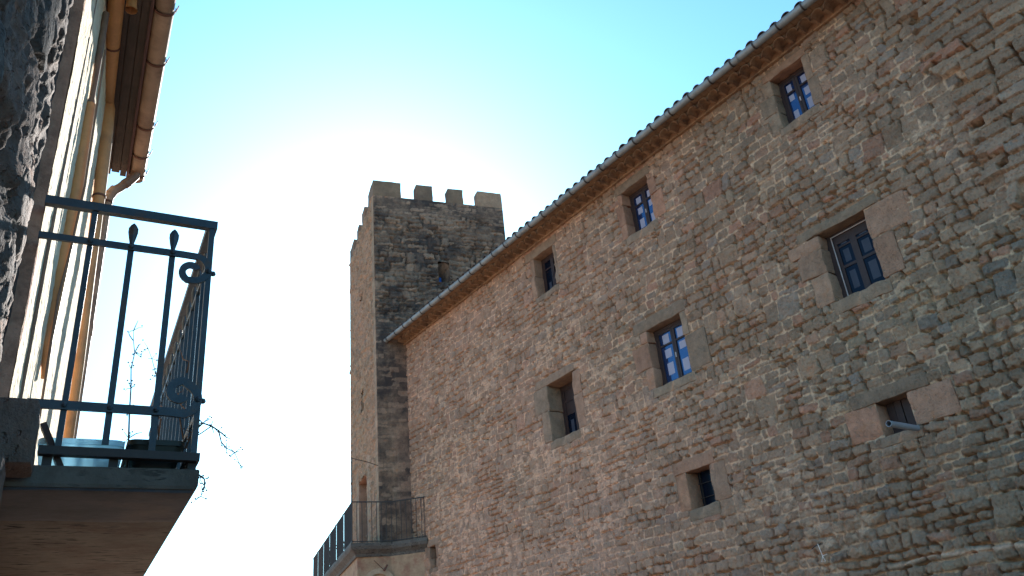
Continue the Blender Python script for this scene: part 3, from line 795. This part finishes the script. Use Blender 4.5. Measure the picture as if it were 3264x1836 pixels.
# other two faces, roof deck, parapet inner
s_ = MB(); s_.cur = (1, .4, .5, .3)
s_._add([(TW, 0, 0), (TW, TL, 0), (TW, TL, TZ), (TW, 0, TZ)], [(0, 1, 2, 3)]); s_._add([(0, TL, 0), (TW, TL, 0), (TW, TL, TZ), (0, TL, TZ)], [(3, 2, 1, 0)])
s_.build("rear_wall", M_towl, tow)
PT = .42
s_ = MB(); s_.cur = (1, .4, .5, .3)
s_._add([(PT, PT, 16.6), (TW - PT, PT, 16.6), (TW - PT, TL - PT, 16.6), (PT, TL - PT, 16.6)], [(0, 1, 2, 3)])
for (p, q) in (((PT, PT), (TW - PT, PT)), ((TW - PT, PT), (TW - PT, TL - PT)), ((TW - PT, TL - PT), (PT, TL - PT)), ((PT, TL - PT), (PT, PT))):
    s_._add([(p[0], p[1], 16.6), (q[0], q[1], 16.6), (q[0], q[1], TZ), (p[0], p[1], TZ)], [(0, 1, 2, 3)])
s_._add([(0, 0, TZ), (TW, 0, TZ), (TW, TL, TZ), (0, TL, TZ), (PT, PT, TZ), (TW - PT, PT, TZ), (TW - PT, TL - PT, TZ), (PT, TL - PT, TZ)],
        [(0, 1, 5, 4), (1, 2, 6, 5), (2, 3, 7, 6), (3, 0, 4, 7)])
s_.build("parapet", M_merl, tow)
def merlon(x0, x1, y0, y1, sd_, corner=None):
    m = MB(); m.cur = (1, random.random(), random.random(), .2)
    if corner is None:
        m.block(x0, x1, y0, y1, TZ - .005, TT - .012 * (sd_ % 3), seg=.16, bev=.02, jit=.014, seed=sd_)
    else:
        lx, ly = corner       # L-shaped corner merlon: two arms butted
        m.block(x0, x1, y0, y1, TZ - .005, TT, seg=.16, bev=.02, jit=.010, seed=sd_)
        m.block(*lx, *ly, TZ - .005, TT - .004, seg=.16, bev=.02, jit=.010, seed=sd_ + 1)
    m.build("merlon", M_merl, tow, True)
random.seed(4)
merlon(0, 1.01, 0, PT, 1, ((0, PT), (PT, 1.05)))
merlon(1.57, 2.18, 0, PT, 3); merlon(2.75, 3.34, 0, PT, 4)
merlon(3.89, TW, 0, PT, 5, ((TW - PT, TW), (PT, 1.05)))
merlon(0, PT, 1.76, 2.35, 7); merlon(0, PT, 3.07, 3.6, 8)
merlon(0, 1.0, TL - PT, TL, 9, ((0, PT), (4.24, TL - PT)))
merlon(1.57, 2.18, TL - PT, TL, 11); merlon(2.75, 3.34, TL - PT, TL, 12); merlon(3.89, TW, TL - PT, TL, 13, ((TW - PT, TW), (4.24, TL - PT)))
merlon(TW - PT, TW, 1.76, 2.35, 15); merlon(TW - PT, TW, 3.07, 3.6, 16)

# balcony of the tower (local frame of the tower)
ct, stt = math.cos(TR), math.sin(TR)
def tl_(x, y):   # world xy to tower local xy
    dx, dy = x - TK[0], y - TK[1]; return (dx * ct + dy * stt, -dx * stt + dy * ct)
c0 = tl_(10.14, 21.85); kk = tl_(11.27, 21.63); we = tl_(11.985, 20.83); j0 = tl_(12.05, 21.0); j1 = tl_(12.05, 22.2)
LEN = 9.6; far = (c0[0], c0[1] + LEN)
bs = MB(); bs.cur = (1, .4, .5, .2)
def ring_rail(off):  # slab outline pulled in by off
    return [(c0[0] + off, far[1]), (c0[0] + off, c0[1] + off), (kk[0], kk[1] + off * 1.1), (we[0] - .02, we[1] + off * 1.4), tl_(12.06, 20.95 + off), tl_(12.06, 22.3), (1.2, .2), (.4, .2), (.4, far[1])]
LV = [(-.04, 5.79), (-.05, 5.70), (-.02, 5.62), (.05, 5.56), (.11, 5.50), (.13, 5.43)]
rings = []
for (o_, z_) in LV: rings.append([(p[0], p[1], z_) for p in ring_rail(o_)])
vs = [p for r_ in rings for p in r_]; n = 9; fs = [tuple(range(n)), tuple(range((len(LV) - 1) * n, len(LV) * n))]
for k in range(len(LV) - 1):
    for j in range(n): fs.append((k * n + j, k * n + (j + 1) % n, (k + 1) * n + (j + 1) % n, (k + 1) * n + j))
bs._add(vs, fs)
bs.build("balcony_slab", M_slab, tow)
bb = MB()
def ring_base(o_): return [(c0[0] + o_ + .05, far[1] - .3), (c0[0] + o_ + .05, c0[1] + o_ + .1), (kk[0], kk[1] + o_ * 1.1), (we[0] - .02, we[1] + o_ * 1.5), tl_(12.06, 21.0 + o_), tl_(12.06, 22.3), (.4, .2), (.4, far[1] - .3)]
r0 = ring_base(.13); vs = [(p[0], p[1], 0) for p in r0] + [(p[0], p[1], 5.44) for p in r0]; n = 8
bb._add(vs, [(j, (j + 1) % n, n + (j + 1) % n, n + j) for j in range(n)])
bb.build("balcony_base", M_orender, tow)
ar = MB()   # cream arch ring on the front of the base
ax, ay, az = c0[0] + .78, c0[1] + .215, 4.62
K = 14
vs = []
for (rr, oy) in ((.34, -.05), (.48, -.05), (.48, .03), (.34, .03)):
    for j in range(K + 1):
        t = math.pi * j / K; vs.append((ax + rr * math.cos(t), ay + oy, az + rr * math.sin(t)))
k1 = K + 1; fs = []
for q in range(4):
    for j in range(K): fs.append((q * k1 + j, q * k1 + j + 1, ((q + 1) % 4) * k1 + j + 1, ((q + 1) % 4) * k1 + j))
ar._add(vs, fs)
ar.box(ax - .48, ax - .34, ay - .05, ay + .03, 0, az - .001); ar.box(ax + .34, ax + .48, ay - .05, ay + .03, 0, az - .001)
ar.build("arch", M_cream, tow)
lb = MB(); lb.tube([(ax + .2, ay + .03, 5.1), (ax + .1, ay - .25, 5.02), (ax - .2, ay - .35, 5.28)], .012, 6); lb.tube([(ax + .1, ay - .25, 5.0), (ax + .2, ay - .2, 5.16)], .03, 8)
lb.build("iron_hook", M_rust, tow)
ZR, ZB = 6.94, 5.80
rl = empty("railing", (0, 0, 0), 0, tow)
m = MB()
for zz, r_ in ((ZR, .018), (ZB + .03, .014)):
    m.tube([(far[0], far[1], zz), (c0[0], c0[1], zz), (kk[0], kk[1], zz), (we[0], we[1], zz)], r_, 8)
m.build("handrail", M_iron, rl, True)
def bar_mesh(mb, x, y, sway): mb.tube([(x, y, ZB), (x + sway, y, (ZR + ZB) / 2), (x, y, ZR)], .0095, 6)
for (p, q, n) in ((c0, kk, 8), (kk, we, 7)):
    for i in range(n):
        t = i / n; x = p[0] + (q[0] - p[0]) * t; y = p[1] + (q[1] - p[1]) * t
        m = MB(); bar_mesh(m, x, y, random.uniform(-.008, .008)); m.build("baluster", M_iron, rl, True)
lastb = MB(); bar_mesh(lastb, we[0] - .05, we[1] + .05, 0); lastb.build("baluster", M_iron, rl, True)
pb = None
for i in range(1, 72):
    y = c0[1] + LEN * i / 72
    if pb is None:
        m = MB(); m.tube([(0, 0, ZB), (0, 0, ZR)], .011, 6); pb = m.build("baluster", M_iron, rl, True, loc=(c0[0], y, 0))
    else:
        c = pb.copy(); col.objects.link(c); c.parent = rl; c.location = (c0[0], y, 0)
        if i % 12 == 0: c.scale = (2.0, 2.0, 1.0); c.location.x -= .02
m = MB(); m.tube([(c0[0], c0[1], ZB), (c0[0], c0[1], 8.25)], .014, 8); m.build("post", M_iron, rl, True)
m = MB(); m.tube([(c0[0], c0[1], 8.22), (c0[0] + .5, c0[1] + .12, 8.13), (-.005, .0, 8.09)], .011, 6); m.build("stay_rod", M_iron, rl, True)
# climbing plants tangled through the far run of the railing (dark silhouettes)
def climber(y0, n, hgt, sd_):
    random.seed(sd_); m = MB()
    for i in range(n):
        y = y0 + random.uniform(-.35, .35); z = 0; x = random.uniform(-.05, .08)
        pts = [(x, y, 0)]
        for k in range(6):
            x += random.uniform(-.03, .03); y += random.uniform(-.08, .08); z += hgt / 6 * random.uniform(.6, 1.3); pts.append((x, y, z))
        m.tube(pts, [.008, .007, .006, .006, .005, .004, .002], 5)
        for k in range(26):
            p = random.choice(pts[1:]); c = Vector((p[0] + random.uniform(-.07, .07), p[1] + random.uniform(-.1, .1), p[2] + random.uniform(-.1, .1)))
            d1 = Vector((random.uniform(-1, 1), random.uniform(-1, 1), random.uniform(-1, 1))).normalized() * .045; d2 = d1.cross(Vector((random.uniform(-1, 1), random.uniform(-1, 1), .3))).normalized() * .022
            m._add([c - d1, c + d2, c + d1, c - d2], [(0, 1, 2, 3)])
    return m
tw = lambda x, y, z: (TK[0] + x * ct - y * stt, TK[1] + x * stt + y * ct, z)
M_leaf = plain("dark_leaf", (.035, .050, .025), .7, .3, 12, bmp=0)
for k, (dy, n, h, lab) in enumerate(((2.9, 3, .7, "leafy dark plant behind the tower balcony's railing, nearest its corner"), (6.2, 6, .9, "dense dark plant behind the far end of the tower balcony's railing"))):
    o = climber(0, n, h, 40 + k).build("potted_plant", M_leaf, loc=tw(c0[0] + .16, c0[1] + dy, 5.79), rz=TR)
    tag(o, lab, "plant")

# string hook placed on the long wall
p_ = (XW - .03, 8.22, 3.30)
o = st.build("string_hook", [M_iron, M_string], loc=p_)
tag(o, "dark nail with a knotted white string in the rubble wall, low at right", "hook")

# ================================================================== HOUSE WITH BALCONY (left)
HR = R(-8.0); HO = (-.268, 0, 0)
hs = empty("house", HO, HR)
tag(hs, "old house at left with dark stone, sunlit render and an iron balcony", "house")
rng = np.random.default_rng(5)
SE = 3.28
sa = np.arange(-4.0, SE + .001, .0165); sa[-1] = SE; za = np.arange(0, 5.45, .0165)
A, B = np.meshgrid(sa, za, indexing='ij')
rc = stone_rects(-4.3, SE + .3, -.1, 5.7, rng, band=(.28, .5), cell=(.4, 1.0), rows=(1, 2), rp=(.45, .55), ln=(.22, .55))
H, S, R1, R2, D = masonry(A, B, rc, rng, 300, gap=.016, relief=.016, warp=.06, edge=.03, rough=.020, crack=.01, crack_t=.1, tilt=.08, prof=.05, corner=(.03, .08))
rdg = 1 - np.abs(vnoise(A * 10, B * 2.2, 311)); rdg2 = 1 - np.abs(vnoise(A * 26, B * 6, 314))
H = H + .016 * fbm(A * 5, B * 4, 310, 4) + .015 * (rdg - .6) + .009 * (rdg2 - .6)
H = np.clip(H, -.06, .035)
H = H * (.25 + .75 * sstep(SE, SE - .35, A)) + .008 * fbm(A * 20, B * 12, 312, 3)
S = np.where(A > SE - .33, .3, S)
P = np.zeros_like(A) + .2
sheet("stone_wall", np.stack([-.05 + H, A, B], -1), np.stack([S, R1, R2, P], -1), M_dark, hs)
# rendered wall, leaning out a little towards its far end
vf = lambda s: np.maximum(0, .055 * (s - 3.3))
sa = np.arange(SE, 5.92, .013); za = np.arange(0, 5.45, .0165)
A, B = np.meshgrid(sa, za, indexing='ij')
Hr = .0032 * fbm(A * 11, B * 5, 401, 4) + .0016 * vnoise(A * 55, B * 30, 402) + .004 * vnoise(A * 2, B * 1.2, 403)
sheet("rendered_wall", np.stack([np.where(B > 2.40, vf(A), -.075) + Hr, A, B], -1), np.stack([A * 0 + 1, A * 0 + .5, A * 0 + .5, A * 0], -1), M_plaster, hs)
m = MB(); m.block(-.30, -.001, SE + .0, SE + .08, 0, 5.44, seg=.1, bev=.012, jit=.004, seed=2); m.build("quoin", M_pink, hs, True)
m = MB(); m.box(-.31, float(vf(5.9)) - .004, 5.90, 5.99, 0, 5.44); m.box(-6, -.31, 5.8, 5.99, 0, 5.44); m.box(-6, -5.8, -4, 5.8, 0, 5.44); m.box(-6, -.1, -4.2, -4.001, 0, 5.44)
m.build("rear_wall", M_plaster, hs)
m = MB()
m.prism([(-.0, 5.47), (.31, 5.47), (.31, 5.50), (-3, 6.5), (-6.2, 5.47), (-.5, 5.46)], 1, -4.2, 5.90)
m.build("roof", M_rooft, hs)
for i, (v0, v1) in enumerate(((-.10, .085), (.09, .165), (.17, .225), (.23, .272))):   # soffit boards stepping along the eave
    m = MB(); m.box(v0, v1, -4, 5.90 + .03 * (i % 2), 5.448 - .006 * (i % 2), 5.468); m.build("soffit_board", M_board, hs)
m = MB(); m.box(.274, .292, -4, 5.88, 5.405, 5.50); m.build("fascia", M_fascia, hs)
gt = MB()
half_pipe(gt, .348, 5.455, .056, .003, -4, 4.1, K=12); half_pipe(gt, .348, 5.455, .0585, .003, 4.06, 5.52, K=12); half_pipe(gt, .348, 5.455, .056, .003, 5.50, 5.93, K=12)
ec = [(.348 + .056 * math.cos(R(-5 + 190 * j / 12)), 5.928, 5.455 - .056 * math.sin(R(-5 + 190 * j / 12))) for j in range(13)]
gt._add(ec, [tuple(range(13))])
lg = gt.build("gutter", M_copper, hs, True)
first = None
for s in (2.4, 3.3, 4.05, 4.52, 5.22, 5.58, 5.84):
    if first is None:
        b_ = MB(); half_pipe(b_, 0, 0, .066, .004, -.010, .010, a0=-8, a1=172); b_.tube([(-.066, 0, .008), (-.050, 0, .035)], 0, flat=(.02, .004, (1, 0, 0)))
        b_.tube([(.0655, 0, -.01), (.078, 0, .035)], 0, flat=(.018, .004, (1, 0, 0)))
        first = b_.build("bracket", M_rust, lg, True, loc=(.348, s, 5.455))
    else:
        c = first.copy(); col.objects.link(c); c.parent = lg; c.location = (.348, s, 5.455)
dp = MB(); dp.tube([(.340, 5.80, 5.42), (.335, 5.80, 5.375), (.30, 5.80, 5.325), (.245, 5.80, 5.255), (.205, 5.80, 5.215), (.182, 5.80, 5.15), (.176, 5.80, 5.06), (.176, 5.80, 2.46)], [.032, .034, .034, .032, .034, .033, .029, .029], 14)
dp.tube([(.215, 5.80, 5.235), (.185, 5.80, 5.18)], .037, 14); dp.tube([(.29, 5.80, 5.31), (.27, 5.8, 5.285)], .037, 14); dp.tube([(.176, 5.80, 4.12), (.176, 5.80, 4.04)], .033, 14)
dp.build("downpipe", M_copper, hs, True)
m = MB(); m.tube([(.176, 5.80, 5.115), (.176, 5.80, 5.10)], .036, 14); m.tube([(.176, 5.8, 5.1), (.08, 5.8, 5.1)], .006, 6); m.build("pipe_clip", M_rust, hs, True)
# old ceramic pipe leaning off the wall
cp = MB(); cp.tube([(.093, -4, 5.400), (.093, 4.96, 5.400), (.096, 4.99, 5.385), (.108, 5.0, 5.345), (.122, 5.0, 5.10), (.136, 5.0, 4.68), (.152, 5.0, 4.07), (.170, 5.0, 3.5), (.176, 5.0, 2.46)], [.045, .045, .045, .044, .042, .037, .032, .027, .026], 14)
cp.build("ceramic_pipe", M_ochre, hs, True)
m = MB(); m.tube([(.093, 4.42, 5.400), (.093, 4.435, 5.400)], .048, 14); m.build("pipe_clip", M_rust, hs, True)
m = MB(); m.tube([(.137, 5.0, 4.66), (.1375, 5.0, 4.645)], .041, 14); m.build("pipe_clip", M_rust, hs, True)
cp = MB(); cp.tube([(.058, 4.0, 4.60), (.055, 4.0, 4.3), (.058, 4.0, 3.98), (.052, 4.0, 3.6), (.045, 4.0, 3.24), (.052, 4.0, 3.17), (.056, 4.0, 3.05)], [.024, .031, .033, .030, .025, .019, .010], 12)
cp.build("ceramic_pipe", M_ochre, hs, True)
cp = MB(); cp.tube([(.054, 4.0, 5.25), (.056, 4.0, 4.95), (.056, 4.0, 4.62)], [.018, .017, .014], 10); cp.tube([(.056, 4.0, 4.63), (.056, 4.0, 4.595)], [.017, .023], 10)
cp.build("ceramic_pipe", M_brown, hs, True)
sp_ = MB(); sp_.tube([(.172, 3.98, 5.45), (.174, 3.98, 5.34), (.178, 3.98, 5.30)], [.026, .029, .033], 12, cap=False); sp_.tube([(.172, 3.98, 5.45), (.178, 3.98, 5.302)], [.022, .028], 12, cap=False)
sp_.build("spout", M_ochre, hs, True)
m = MB(); m.tube([(.083, 3.96, 4.95), (.087, 3.96, 4.61), (.094, 3.96, 4.06), (.080, 3.96, 3.7), (.062, 3.96, 3.44), (.072, 3.96, 2.6)], .0055, 6); m.build("cable", M_brown, hs, True)
m = MB(); m.tube([(.012, 3.72, 5.43), (.012, 3.60, 4.4), (.013, 3.54, 3.75), (.013, 3.52, 2.46)], .010, 8); m.build("conduit", M_brown, hs, True)
# balcony slab with moulded edge
S0, S1 = 3.215, 5.75
prof = [(.648, .004, 2.45), (.652, 0, 2.444), (.650, 0, 2.388), (.645, .004, 2.376)]
vs = []
for (vo, so, z) in prof: vs += [(-.10, S0 + so, z), (vo, S0 + so, z), (vo, S1 - so, z), (-.10, S1 - so, z)]
fs = [(0, 1, 2, 3), tuple((len(prof) - 1) * 4 + j for j in (3, 2, 1, 0))]
for k in range(len(prof) - 1):
    for j in range(4): fs.append((k * 4 + j, k * 4 + (j + 1) % 4, (k + 1) * 4 + (j + 1) % 4, (k + 1) * 4 + j))
m = MB(); m._add(vs, fs); m.build("balcony_slab", M_slab, hs)
m = MB(); m.block(.0, .636, S0 + .012, 3.735, 2.366, 2.385, seg=.05, bev=.006, jit=.003, seed=9); m.build("edge_beam", M_slate2, hs, True)
m = MB(); m.cur = (1, .5, .6, .2); m.block(-.06, .115, 3.02, 3.20, 2.40, 2.622, seg=.03, bev=.02, jit=.008, seed=4); m.build("corbel_stone", M_dark, hs, True)
m = MB(); m.cur = (1, .7, .6, .2); m.block(-.06, .055, 2.80, 3.06, 2.20, 2.385, seg=.03, bev=.03, jit=.012, seed=7); m.build("corbel_stone", M_dark, hs, True)

# balcony railing
rl = empty("railing", (0, 0, 0), 0, hs)
SR = S0; VC = .625
m = MB()
m.tube([(.0, SR, 3.50), (VC + .02, SR, 3.497)], 0, flat=(.030, .036, (0, 0, 1)))
m.tube([(VC, SR + .0152, 3.497), (VC, 5.72, 3.497)], 0, flat=(.040, .034, (0, 0, 1)))
m.build("handrail", M_paint, rl)
def arc_pts(c, r0, r1, a0, a1, n, ez=1.0):
    return [(c[0] + (r0 + (r1 - r0) * i / n) * math.cos(R(a0 + (a1 - a0) * i / n)), SR - .012, c[1] + ez * (r0 + (r1 - r0) * i / n) * math.sin(R(a0 + (a1 - a0) * i / n))) for i in range(n + 1)]
m = MB()
m.tube([(.0, SR - .012, 3.337), (.52, SR - .012, 3.335)] + arc_pts((.565, 3.277), .058, .056, 75, -90, 14) + arc_pts((.560, 3.262), .045, .022, -95, -330, 14)[1:], 0, flat=(.027, .012, (0, 1, 0)))
m.build("upper_scroll", M_paint, rl)
m = MB()
m.tube([(.06, SR - .012, 2.664), (.52, SR - .012, 2.660)] + arc_pts((.562, 2.715), .062, .060, -75, 60, 12) + arc_pts((.560, 2.738), .050, .020, 62, 320, 16)[1:], 0, flat=(.032, .014, (0, 1, 0)))
m.build("lower_scroll", M_paint, rl)
for zz, s1 in ((3.335, 5.7), (2.662, 5.7)):
    m = MB(); m.tube([(VC, SR + .03, zz), (VC, s1, zz)], 0, flat=(.012, .024, (0, 0, 1))); m.build("rail", M_paint, rl)
m = MB(); m.tube([(.12, SR, 2.500), (VC + .022, SR, 2.492)], 0, flat=(.035, .030, (0, 0, 1))); m.tube([(VC, SR + .0176, 2.492), (VC, 5.72, 2.492)], 0, flat=(.044, .032, (0, 0, 1)))
m.build("base_rail", M_iron, rl)
for vv in (.15, .36, VC):
    for ss in (SR + .03, 5.6): 
        m = MB(); m.box(vv - .015, vv + .015, ss - .015, ss + .015, 2.45, 2.484); m.build("foot", M_iron, rl)
def spear(mb, x, y, zb, zt):   # flat bar with a hammered leaf tip
    mb.tube([(x, y, zb), (x, y, 3.345)], 0, flat=(.023, .014, (0, 1, 0)))
    prof_ = [(3.345, .009), (3.362, .009), (3.385, .014), (3.41, .0185), (3.43, .0185), (3.445, .011), (3.455, .002)]
    vs = []; n = 8
    for (z, r) in prof_:
        for j in range(n): t = 2 * math.pi * j / n; vs.append((x + r * math.cos(t), y + r * .55 * math.sin(t), z))
    mb._add(vs, [(i * n + j, i * n + (j + 1) % n, (i + 1) * n + (j + 1) % n, (i + 1) * n + j) for i in range(len(prof_) - 1) for j in range(n)])
def bar(x, y, zb, tip, name="baluster"):
    m = MB()
    if tip: spear(m, x, y, zb, 3.45)
    else: m.tube([(x, y, zb), (x, y, 3.48)], 0, flat=(.021, .014, (0, 1, 0)))
    for zz in (3.336, 2.662): m.ball((x, y - .022, zz), .010, 8)
    return m.build(name, M_paint, rl)
bar(.178, SR, 2.51, False); bar(.325, SR, 2.53, True); bar(.480, SR, 2.51, True)
m = MB(); m.tube([(VC, SR, 2.50), (VC, SR, 3.48)], 0, flat=(.022, .022, (0, 1, 0)))
for zz in (3.27, 2.715): m.ball((VC - .002, SR - .018, zz), .013, 8); m.ball((VC + .018, SR, zz), .012, 8)
m.build("corner_post", M_paint, rl)
pb = None; k = 0; s = SR + .16
while s < 5.7:
    if pb is None:
        m = MB(); m.tube([(0, 0, 2.50), (0, 0, 3.345)], 0, flat=(.016, .016, (0, 1, 0)))
        n = 8; vs = []; pr = [(3.345, .009), (3.385, .014), (3.42, .019), (3.445, .011), (3.455, .002)]
        for (z, r) in pr:
            for j in range(n): t = 2 * math.pi * j / n; vs.append((r * .6 * math.cos(t), r * math.sin(t), z))
        m._add(vs, [(i * n + j, i * n + (j + 1) % n, (i + 1) * n + (j + 1) % n, (i + 1) * n + j) for i in range(len(pr) - 1) for j in range(n)])
        for zz in (3.336, 2.662): m.ball((.016, 0, zz), .010, 8)
        pb = m.build("baluster", M_paint, rl, loc=(VC, s, 0))
    else:
        c = pb.copy(); col.objects.link(c); c.parent = rl; c.location = (VC, s, 0)
    s += .17

# things standing on the balcony
hc, hsn = math.cos(HR), math.sin(HR)
def hw(v, s, z): return (HO[0] + v * hc - s * hsn, HO[1] + v * hsn + s * hc, z)
def planter(name, L, W, Hh, taper, mat, loc, th=.006, rim=.012):
    m = MB(); n = 6; rad = .035
    def rr(w, l, z, r):
        pts = []
        for (cx, cy, a0) in ((w / 2 - r, l / 2 - r, 0), (-w / 2 + r, l / 2 - r, 90), (-w / 2 + r, -l / 2 + r, 180), (w / 2 - r, -l / 2 + r, 270)):
            for j in range(n): a = R(a0 + 90 * j / (n - 1)); pts.append((cx + r * math.cos(a), cy + r * math.sin(a), z))
        return pts
    secs = [(W - taper, L - taper, 0), (W, L, Hh - .02), (W + rim, L + rim, Hh - .02), (W + rim, L + rim, Hh), (W - th * 2, L - th * 2, Hh), (W - taper - th * 2, L - taper - th * 2, th)]
    vs = []; 
    for (w, l, z) in secs: vs += rr(w, l, z, rad)
    k = n * 4; fs = [tuple(range(k - 1, -1, -1)), tuple((len(secs) - 1) * k + j for j in range(k))]
    for i in range(len(secs) - 1):
        for j in range(k): fs.append((i * k + j, i * k + (j + 1) % k, (i + 1) * k + (j + 1) % k, (i + 1) * k + j))
    m._add(vs, fs)
    return m.build(name, mat, None, True, loc=loc, rz=HR)
o = planter("planter", .55, .27, .112, .02, M_tray, hw(.252, 3.55, 2.452)); tag(o, "pale blue plastic planter trough lit through by the sun, beside the house wall", "planter")
o = planter("planter", .50, .19, .118, .045, M_dgreen, hw(.500, 3.52, 2.452)); tag(o, "black plastic planter at the balcony's outer corner", "planter")
m = MB(); m.tube([(.0, 0, .001), (-.075, 0, .155)], 0, flat=(.02, .05, (0, 1, 0))); o = m.build("wooden_slat", M_wood, loc=hw(.195, 3.262, 2.452), rz=HR); tag(o, "brown wooden slat leaning in front of the pale blue planter", "slat")
def twig(pts, r0, subs, name, base, label):
    m = MB(); pts = [tuple(Vector(p) - Vector(base)) for p in pts]; n = len(pts)
    m.tube(pts, [r0 * (1 - .75 * i / (n - 1)) for i in range(n)], 5)
    for sb in subs:
        sb = [tuple(Vector(p) - Vector(base)) for p in sb]; m.tube(sb, [r0 * .5] * (len(sb) - 1) + [r0 * .25], 4)
    random.seed(len(pts))
    for i in range(n * 3):
        p = Vector(random.choice(pts[1:])); d = Vector((random.uniform(-.03, .03), random.uniform(-.02, .02), random.uniform(-.02, .03)))
        m.tube([p, p + d * .6, p + d + Vector((.004, 0, -.008))], [r0 * .4, r0 * .3, r0 * .15], 4); m.ball(p + d, .0035, 6)
    o = m.build(name, M_stem, loc=hw(*base), rz=HR); tag(o, label, "plant"); return o
SP = 3.36
twig([(.412, SP, 2.47), (.405, SP, 2.60), (.397, SP, 2.70), (.392, SP, 2.80), (.384, SP, 2.88), (.390, SP, 2.95), (.380, SP, 3.00), (.376, SP, 3.045)], .0042,
     [[(.39, SP, 2.95), (.402, SP, 2.985), (.408, SP, 2.99)], [(.38, SP, 3.0), (.365, SP, 3.02), (.358, SP, 3.035)], [(.376, SP, 3.045), (.388, SP, 3.09)], [(.392, SP, 2.80), (.405, SP, 2.815)], [(.405, SP, 2.6), (.43, SP, 2.62), (.45, SP, 2.625)]],
     "dry_plant", (.412, SP, 2.47), "bare dry stem rising upright between the two planters")
twig([(.520, SP, 2.54), (.487, SP, 2.76), (.478, SP, 2.86), (.455, SP, 2.93), (.436, SP, 2.975)], .003, [[(.455, SP, 2.93), (.44, SP, 2.93)]], "dry_plant", (.52, SP, 2.54), "thin bare stalk leaning towards the third railing bar")
SQ = 3.26
twig([(.600, SQ, 2.54), (.618, SQ, 2.60), (.655, SQ, 2.642), (.688, SQ, 2.632), (.715, SQ, 2.615), (.728, SQ, 2.57), (.748, SQ, 2.548), (.780, SQ, 2.53), (.802, SQ, 2.485)], .0048,
     [[(.60, SQ, 2.57), (.65, SQ, 2.60), (.685, SQ, 2.63), (.692, SQ, 2.655)], [(.715, SQ, 2.615), (.745, SQ, 2.59), (.76, SQ, 2.585)], [(.655, SQ, 2.642), (.63, SQ, 2.665), (.61, SQ, 2.67)], [(.688, SQ, 2.632), (.70, SQ, 2.60)]],
     "dry_plant", (.60, SQ, 2.54), "bare twig hanging out over the street past the balcony corner")
twig([(.640, SQ, 2.452), (.662, SQ, 2.435), (.676, SQ, 2.425), (.678, SQ, 2.40), (.672, SQ, 2.385), (.668, SQ, 2.36)], .0045, [[(.662, SQ, 2.435), (.66, SQ, 2.41)]], "dry_plant", (.64, SQ, 2.452), "short dry twig drooping below the balcony slab's outer edge")
random.seed(77)
def vine():
    m = MB()
    for i in range(5):
        s0_ = random.uniform(0, 1.9); pts = []; v_, z = random.uniform(-.02, .02), random.uniform(0, .1)
        for k in range(9):
            pts.append((v_ + random.uniform(-.02, .015), s0_ + .04 * k * random.uniform(-.3, 1.2), z)); z += random.uniform(.03, .12)
        m.tube(pts, [.0035] * 8 + [.0015], 4)
    return m
o = vine().build("dry_vine", M_stem, loc=hw(.60, 3.4, 2.56), rz=HR); tag(o, "dry brown vine tangled along the inside of the balcony's long railing", "plant")
